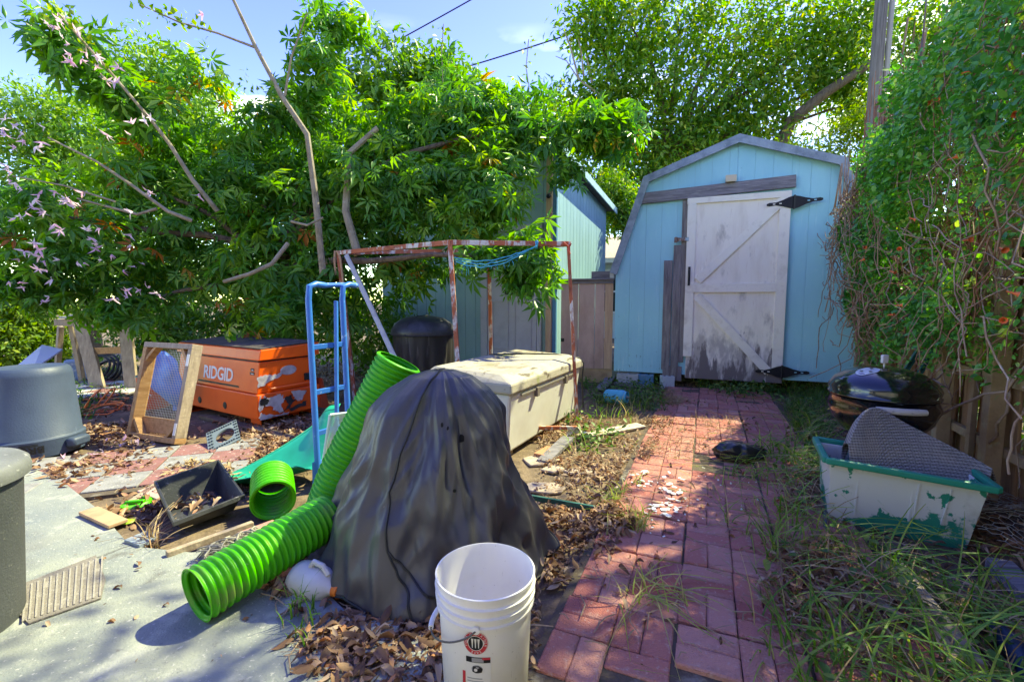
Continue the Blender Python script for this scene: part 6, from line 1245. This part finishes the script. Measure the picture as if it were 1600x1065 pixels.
mb = MB(); p = A(120, 532, 6.7); mb.box((p.x, p.y, p.z), (.3, .14, .34), rotz(.3)); mb.v = [(x+.02*math.sin(z*30), y, z) for x, y, z in mb.v]; o = mb.build('blue_sack', mat('blue_sack', (.20,.28,.42), .7, [((.45,.5,.58), 14, .5, .65)], bump=.5, bscale=30), None, bevel=.04); o.location.z = -p.z+.17; tag(o, 'pale blue plastic sack behind the legs of the timber trestle', 'sack')
hc = G(152, 596)
t = thing('black_hose_coil', 'coil of black hose propped against the timber trestle', 'hose', hc)
for k in range(5):
    mb = MB(); r = .21+.02*(k % 3); cz = .20 if k < 3 else .14; cx = -.02+.03*k; rr_ = (r if k < 3 else r*.85); pts = []
    for i in range(41):
        a = 2*math.pi*i/40+.4*k; pts.append(Vector((hc.x+cx+rr_*math.cos(a), hc.y+.02*k+.10*math.sin(a), max(.018, cz+rr_*.82*math.sin(a)))))
    mb.tube(pts, .016, 8, cap=False); mb.build('hose_loop', BLACKP, t, world=True)
t = thing('extension_cord', 'tangled orange extension cord on the ground beside the orange-red bucket', 'cord', G(160, 640))
ORC = mat('orange_cord', (.72,.17,.04), .5)
rc = random.Random(5)
for k in range(7):
    c_ = G(150+rc.uniform(-28, 36), 632+rc.uniform(-14, 16)); mb = MB(); pts = []; ra, rb_ = rc.uniform(.14, .30), rc.uniform(.06, .16); ph = rc.uniform(0, 6); tl = rc.uniform(-.4, .4); hz = rc.uniform(.02, .24) if k < 4 else .02
    for i in range(33):
        a = 2*math.pi*i/32*.95; x_, y_ = ra*math.cos(a), rb_*math.sin(a)*(1+.3*math.sin(2*a+ph)); pts.append(Vector((c_.x+x_*math.cos(tl)-y_*math.sin(tl), c_.y+x_*math.sin(tl)+y_*math.cos(tl), .018+hz*max(0, math.sin(a+ph)))))
    mb.tube(pts, .0085, 6); mb.build('cord_loop', ORC, t, world=True)
q4 = [A(20, 576, 4.35), A(52, 576, 4.2), A(98, 545, 4.7), A(66, 538, 4.85)]
mb = MB(); mb.prism(q4, (0, .0, -.02)); o = mb.build('leaning_board', mat('pale_grey_panel', (.42,.44,.48), .5, [((.32,.34,.38), 4, .5, .7)]), None, smooth=False, bevel=.004); tag(o, 'pale grey board leaning behind the upturned blue can', 'board')
mb = MB(); a, b = G(92, 594), G(155, 606); mb.bar(a+Vector((0, 0, .035)), b+Vector((0, 0, .035)), .12, .03); o = mb.build('grey_plank', GREYWOODX, None, smooth=False, bevel=.003); tag(o, 'grey plank lying behind the paver patch', 'plank')
# ================================================================ small things on the concrete and the leaves
c_ = G(100, 912, PATZ); mt = [G(x, y, PATZ+.003) for x, y in ((30, 915), (150, 868), (165, 905), (158, 935), (45, 975), (30, 960))]
mb = MB(); mb.prism(mt, (0, 0, .005)); rg = mb.build('ribbed_mat', mat('mat_base', (.20,.175,.155), .95, [((.34,.31,.28), 20, .55, .7)], bump=.6, bscale=100), None, smooth=False); tag(rg, 'small worn ribbed mat on the concrete by the grey bin', 'mat')
for i in range(13):
    x_ = 36+i*10; top_, bot_ = 915-(x_-30)*.39+2, 970-(x_-45)*.33-3
    mb = MB(); mb.bar(G(x_+4, top_, PATZ+.010), G(x_, bot_, PATZ+.010), .006, .003); mb.build('mat_rib', mat('mat_rib', (.30,.27,.24), .95, bump=.6, bscale=120) if i == 0 else bpy.data.materials['mat_rib'], rg, smooth=False)
c_ = G(212, 787, .02)
t = thing('plastic_saucer', 'small bright green plastic saucer lid lying on the leaves', 'saucer', (c_.x, c_.y, .012), (R(4), R(-5), 0))
mb = MB(); mb.lathe([(0, .012), (.04, .012), (.045, .02), (.07, .02), (.078, .012), (.082, .0), (.075, .0), (.07, .01), (0, .004)], 36); mb.build('lid_disc', GREENP, t)
mb = MB(); mb.box((.0, 0, .025), (.11, .02, .014)); mb.build('lid_grip', GREENP, t, bevel=.004)
c_ = G(200, 815, .02); mb = MB(); mb.lathe([(0, .006), (.035, .006), (.04, 0)], 20); o = mb.build('bottle_top', mat('lime_cap', (.30,.50,.05), .5), None); o.location = (c_.x, c_.y, .025); tag(o, 'small lime green bottle top beside the black tray', 'bottle top')
def board(px0, py0, px1, py1, w_, th, m_, label, name='plank', z=.02, z1=None, cat='plank'):
    a, b = G(px0, py0, z), G(px1, py1, z if z1 is None else z1); mb = MB(); mb.bar(a, b, w_, th)
    o = mb.build(name, m_, None, smooth=False, bevel=.003); return tag(o, label, cat)
board(138, 797, 185, 818, .085, .018, mat('cut_wood', (.46,.30,.18), .8, [((.36,.22,.13), 8, .5, .7)]), 'flat sawn wood piece lying at the edge of the concrete', z=.045)
board(205, 785, 245, 757, .05, .02, OLDWOOD, 'narrow wood strip leaning over the green lid', z=.03)
board(232, 763, 262, 775, .12, .02, mat('pink_tile', (.50,.32,.27), .8), 'pinkish tile offcut behind the black tray', 'tile', z=.03, cat='tile')
board(212, 838, 236, 846, .10, .02, mat('blue_grey_slate', (.24,.28,.34), .8), 'blue-grey slate chip before the black tray', 'slate', z=.035, cat='slate')
board(260, 866, 395, 818, .03, .03, OLDWOOD, 'long thin timber edging along the concrete slab', z=.04)
board(345, 850, 430, 815, .02, .02, OLDWOOD, 'thin stick lying beside the netting roll', 'stick', z=.03, cat='stick')
# dried stalks
q = np.array([tuple(G(235+random.gauss(0, 9), 852+random.gauss(0, 5)).xy) for _ in range(70)]); blades('dry_straw', q, L_STRAW, .05, .2, .006, .9, 5, 'bundle of dry stalks lying at the edge of the concrete')
# netting roll
t = thing('net_roll', 'crumpled grey netting roll behind the long green pipe', 'netting', G(350, 862))
a, b = G(318, 872, .05), G(405, 836, .06); NETM = mat('net_grey', (.36,.33,.27), .8, [((.22,.2,.17), 20, .5, .65)])
mb = MB(); ax_ = (b-a).normalized(); sd = Vector((-ax_.y, ax_.x, 0))
for k in range(26):
    u = k/25; r = .05+.012*math.sin(k*1.7); p = a.lerp(b, u); mb.tube([p+sd*r*math.cos(v)+Vector((0, 0, 1))*r*.75*math.sin(v)+ax_*.02*math.sin(v*4+k) for v in np.linspace(0, 2*math.pi, 17)], .0035, 5, cap=False)
for k in range(12):
    v = 2*math.pi*k/12; mb.tube([a.lerp(b, u)+sd*(.05*math.cos(v+u*2))+Vector((0, 0, .0375*math.sin(v+u*2)))+Vector((0, 0, .006*math.sin(u*30+k))) for u in np.linspace(0, 1, 22)], .003, 5)
stuff(mb.build('net_strands', NETM, t, world=True, fix=False))
mb = MB(); mb.tube([a.lerp(b, u)+Vector((0, 0, -.008)) for u in np.linspace(.02, .98, 8)], .033, 10); mb.build('net_core', mat('net_core', (.20,.18,.15), .9, [((.3,.27,.22), 12, .5, .7)], bump=.6, bscale=50), t, world=True)
# white jug
jc = G(492, 908, .06)
t = thing('plastic_jug', 'translucent white plastic jug with orange cap lying under the black cover', 'jug', G(492, 922))
jx = (G(530, 918, .06)-G(470, 895, .06)).normalized(); Mj = jx.to_track_quat('Z', 'Y').to_matrix()
mb = MB(); mb.lathe([(0, -.10), (.05, -.10), (.07, -.09), (.075, -.06), (.070, -.02), (.075, .02), (.072, .05), (.05, .085), (.028, .10), (.022, .125)], 28, jc, Mj, sx=1.0, sy=.85); mb.build('jug_body', JUG, t, world=True, ang=70)
mb = MB(); mb.lathe([(.026, .112), (.028, .115), (.028, .14), (0, .142)], 18, jc, Mj); mb.build('cap', mat('orange_cap', (.80,.20,.03), .4), t, world=True)
mb = MB(); up_ = Vector((0, 0, 1)); mb.tube([jc+jx*-.02+up_*.06, jc+jx*.0+up_*.085, jc+jx*.05+up_*.08, jc+jx*.08+up_*.05], .011, 8); mb.build('handle', JUG, t, world=True)
def loose_brick(px, py, rz, label, sz=(.19, .09, .06), m_=None, z=0.):
    p = G(px, py); mb = MB(); mb.box((0, 0, sz[2]/2), sz); o = mb.build('loose_brick', m_ or BRICK, None, smooth=False, bevel=.006); o.location = (p.x, p.y, z); o.rotation_euler = (0, 0, rz); tag(o, label, 'brick'); return o
loose_brick(445, 912, .5, 'loose red brick under the long green pipe', z=.03); loose_brick(560, 1012, 1.2, 'half-buried grey stone among leaves before the black cover', (.3, .2, .035), CONC, z=.005)
loose_brick(405, 838, .9, 'loose reddish brick behind the long green pipe', (.18, .09, .045))
# black gap line / broken slabs near the front
for i, (x0, y0, w_, d_, rz) in enumerate(((620, 1060, .4, .28, .2), (520, 1000, .3, .2, -.3))):
    p = G(x0, y0); mb = MB(); mb.box((0, 0, .012), (w_, d_, .024)); o = mb.build('broken_slab', CONC, None, smooth=False, bevel=.004); o.location = (p.x, p.y, .006); o.rotation_euler = (R(1), R(-1), rz); tag(o, ['broken concrete slab beside the white bucket', 'blue-grey concrete fragment under leaves by the cover'][i], 'slab')
# ================================================================ beside the storage box and on the path
board(905, 682, 1002, 664, .13, .02, mat('bleached_board', (.60,.50,.40), .85, [((.45,.36,.28), 7, .45, .65)], bump=.4, bscale=50), 'bleached plank lying on the ground past the storage box', z=.03)
board(848, 722, 888, 684, .10, .03, GREYWOODX, 'grey plank end resting beside the storage box', z=.02, z1=.07)
board(842, 712, 862, 700, .09, .03, mat('rusty_board', (.45,.22,.12), .85), 'rust-stained board end under the storage box', z=.03)
board(938, 608, 962, 580, .13, .03, GREYWOODX, 'grey plank leaning on the ground before the pinkish gate', z=.03, z1=.10)
board(962, 598, 1010, 604, .12, .04, GREYWOODX, 'weathered plank lying at the foot of the blue shed', z=.03)
# rag
rg_ = G(892, 690)
def rag(u, v):
    p = rg_+Vector((-.06+.22*u+.02*math.sin(v*9), .10*v-.05+.03*math.sin(u*7), 0)); p.z = .015+.11*math.sin(math.pi*u)*(1-.5*v)+.02*math.sin(u*17+v*5); return p
mb = MB(); mb.grid(rag, 40, 14); o = mb.build('striped_rag', mat('rag_cloth', (.62,.58,.50), .9, [((.25,.22,.2), 16, .58, .64, (6,1,1))], bump=.3, bscale=50), None, ang=180, solid=.004); tag(o, 'pale striped rag draped over the plank by the storage box', 'rag')
# paper / stone slabs
STONE = mat('pale_stone', (.44,.35,.28), .9, [((.32,.24,.19), 7, .45, .65), ((.22,.16,.12), 14, .58, .7)], bump=.5, bscale=60)
for i, (px, py, r, lab) in enumerate(((843, 722, .16, 'large pale flat stone beside the beige storage box'), (868, 735, .10, 'smaller pale flat stone next to the beige box'), (850, 765, .14, 'pale flat stone near the black cover'), (905, 740, .12, 'pale flat stone in the sunlit leaves'))):
    p = G(px, py); mb = MB(); n = 9; pts = [(r*(.45+.75*random.random())*math.cos(2*math.pi*k/n), r*(.35+.6*random.random())*math.sin(2*math.pi*k/n), 0) for k in range(n)]; mb.prism(pts, (0, 0, .02)); o = mb.build('flat_stone', STONE, None, smooth=False, bevel=.008); o.location = (p.x, p.y, .002); tag(o, lab, 'stone')
# green rod
mb = MB(); mb.bar(G(815, 774, .06), G(930, 794, .05), .018, .03); o = mb.build('green_rod', DKGREEN, None, smooth=False, bevel=.003); tag(o, 'dark green metal rod sticking out from behind the black cover', 'rod')
# paint flakes
def flakes(pxpoly, n, smin, smax, name, label, m_):
    q = scatter(pxpoly, n, 3); mb = MB()
    for x_, y_ in q:
        k = random.randint(4, 6); r = random.uniform(smin, smax); a0 = random.random()*6; el = random.uniform(.4, 1); ro = random.random()*3; z_ = float(base_z(np.array([[x_, y_]]))[0])+.005+random.random()*.006
        pts = []
        for j in range(k):
            a = a0+2*math.pi*j/k; rr_ = r*random.uniform(.6, 1.1); px_, py_ = rr_*math.cos(a), rr_*math.sin(a)*el; pts.append((x_+px_*math.cos(ro)-py_*math.sin(ro), y_+px_*math.sin(ro)+py_*math.cos(ro), z_+random.uniform(-.002, .006)))
        mb.prism(pts, (0, 0, .002))
    o = stuff(mb.build(name, m_, None, smooth=False, fix=False)); o['label'] = label; o['category'] = 'flakes'
flakes(((960,770),(1000,740),(1060,750),(1090,790),(1060,820),(990,820)), 75, .006, .032, 'paint_flakes', 'scattered white paint flakes on the bricks', mat('white_flake', (.80,.79,.76), .6))
flakes(((900,900),(960,860),(1200,860),(1230,760),(1000,720)), 40, .004, .012, 'paint_flakes', 'tiny white chips spread along the path', bpy.data.materials['white_flake'])
# black bag
bg_ = G(1157, 716, .04)
def bagf(u, v):
    th = u*2*math.pi; ph = (v-.5)*math.pi; n3 = mnoise.noise(Vector((math.cos(th)*1.8, math.sin(th)*1.8, v*3)))*.2+mnoise.noise(Vector((math.cos(th)*5, math.sin(th)*5, v*9)))*.10
    c = max(0, math.cos(ph))**.7; r = 1+n3; taper = 1-.3*max(0, math.cos(th))
    return Vector((.185*r*c*math.cos(th), .10*r*c*math.sin(th)*taper, max(-.045, .075*r*math.sin(ph)*taper)))
mb = MB(); mb.grid(bagf, 56, 28, True); o = mb.build('black_bag', mat('bag_plastic', (.012,.013,.017), .28, [((.03,.03,.035), 8, .5, .7)], bump=.5, bscale=26, spec=.6), None, ang=180); o.location = (bg_.x, bg_.y, PATHZ+.045); o.rotation_euler = (0, 0, R(-8)); tag(o, 'small black plastic bundle lying on the brick path', 'bag')
# gas bottle
gc = G(963, 632); gz_ = .085
t = thing('gas_bottle', 'small sky-blue gas bottle lying in the weeds before the blue shed', 'gas bottle', gc)
gx_ = Vector((.82, -.55, .06)).normalized(); Mg = gx_.to_track_quat('Z', 'Y').to_matrix(); GBM = mat('sky_blue_paint', (.07,.42,.62), .5, [((.10,.50,.70), 5, .5, .7), ((.30,.2,.13), 20, .68, .74)])
mb = MB(); mb.lathe([(0, -.14), (.03, -.139), (.06, -.128), (.078, -.11), (.082, -.09), (.082, .085), (.078, .105), (.06, .122), (.03, .132), (0, .134)], 32, gc+Vector((0, .05, gz_)), Mg); mb.build('bottle_body', GBM, t, world=True, ang=60)
mb = MB(); mb.lathe([(.066, .11), (.068, .142), (.062, .142), (.06, .118)], 24, gc+Vector((0, .05, gz_)), Mg); mb.build('collar', GBM, t, world=True)
mb = MB(); mb.lathe([(0, .13), (.018, .13), (.018, .15), (.01, .152), (.01, .165), (0, .166)], 12, gc+Vector((0, .05, gz_)), Mg); mb.build('valve', mat('brass', (.45,.42,.36), .4, metal=.6), t, world=True)
# small white cup by the gate
p = G(925, 588); mb = MB(); mb.lathe([(0, .0), (.05, 0), (.062, .11), (.066, .112), (.06, .11), (.048, .006), (0, .006)], 24); o = mb.build('plastic_pot', mat('pale_pot', (.42,.48,.48), .6), None); o.location = (p.x, p.y, 0); tag(o, 'pale plastic plant pot in the weeds before the pinkish gate', 'pot')
# ================================================================ by the fence
for i, ((x0, y0, Y0), (x1, y1, Y1)) in enumerate((((1408, 590, 3.30), (1510, 430, 3.45)), ((1428, 596, 3.28), (1530, 440, 3.42)))):
    a, b = A(x0, y0, Y0), A(x1, y1, Y1); d_ = (a-b).normalized(); a = a+d_*(a.z/-d_.z)*.98 if d_.z < 0 else a
    mb = MB(); mb.bar(a, b, .035, .012, up=(-.4, -.9, 0)); mb.bar(a+Vector((.016, 0, 0)), b+Vector((.016, 0, 0)), .008, .03, up=(-.4, -.9, 0)); mb.bar(a-Vector((.016, 0, 0)), b-Vector((.016, 0, 0)), .008, .03, up=(-.4, -.9, 0))
    o = mb.build('steel_fence_stake', DKGREEN, None, smooth=False, bevel=.002); tag(o, 'dark green steel stake leaning on the vine behind the kettle', 'stake', 'green stakes behind the kettle')
# chicken wire heap right of the tub
cw_ = Vector((2.33, 2.12, 0)); t = thing('chicken_wire', 'heap of grey chicken wire on the ground beside the tub', 'wire netting', cw_)
mb = MB(); hx = .028
def cwp(x_, y_):
    z_ = .05+.09*(1+mnoise.noise(Vector((x_*4, y_*4, .7))))*math.exp(-((x_-.25)**2+(y_-.2)**2)*3)+.02*mnoise.noise(Vector((x_*14, y_*14, 3))); return Vector((cw_.x-.12+x_, cw_.y-.28+y_, z_))
for r_ in range(20):
    for c_ in range(22):
        x_ = c_*hx*1.732+(r_ % 2)*hx*.866; y_ = r_*hx*1.5
        p0, p1, p2, p3 = cwp(x_, y_), cwp(x_, y_+hx), cwp(x_+hx*.866, y_+1.5*hx), cwp(x_-hx*.866, y_+1.5*hx)
        for a, b in ((p0, p1), (p1, p2), (p1, p3)): mb.tube([a, b], .0014, 3, cap=False)
stuff(mb.build('wire_mesh', GALV, t, world=True, fix=False, smooth=False))
board(1385, 880, 1440, 965, .05, .03, OLDWOOD, 'old split batten lying in the long grass beside the bricks', z=.05)
board(1400, 880, 1530, 1042, .045, .03, OLDWOOD, 'long old batten lying in the grass below the tub', z=.06)
board(1440, 965, 1500, 1042, .05, .025, TANW, 'fresh-broken tan batten in the grass at the path side', z=.05)
board(1355, 930, 1405, 965, .03, .03, OLDWOOD, 'short grey stick on the bricks in the grass', 'stick', z=.06, cat='stick')
board(1420, 1050, 1560, 1075, .09, .03, GREYWOODX, 'dark grey plank across the grass at the path edge', z=.03)
board(1560, 880, 1640, 960, .09, .05, GREYWOODX, 'dark weathered edging timber at the foot of the fence', z=.03)
mb = MB(); pts = [G(1535, 968, .03), G(1560, 985, .04), G(1580, 1005, .045), G(1600, 1035, .04), G(1625, 1080, .03)]; mb.tube(pts, [.022, .03, .034, .034, .03], 12); o = mb.build('blue_hose', mat('navy_hose', (.012,.035,.10), .45), None); tag(o, 'thick navy blue hose in the grass by the fence', 'hose')
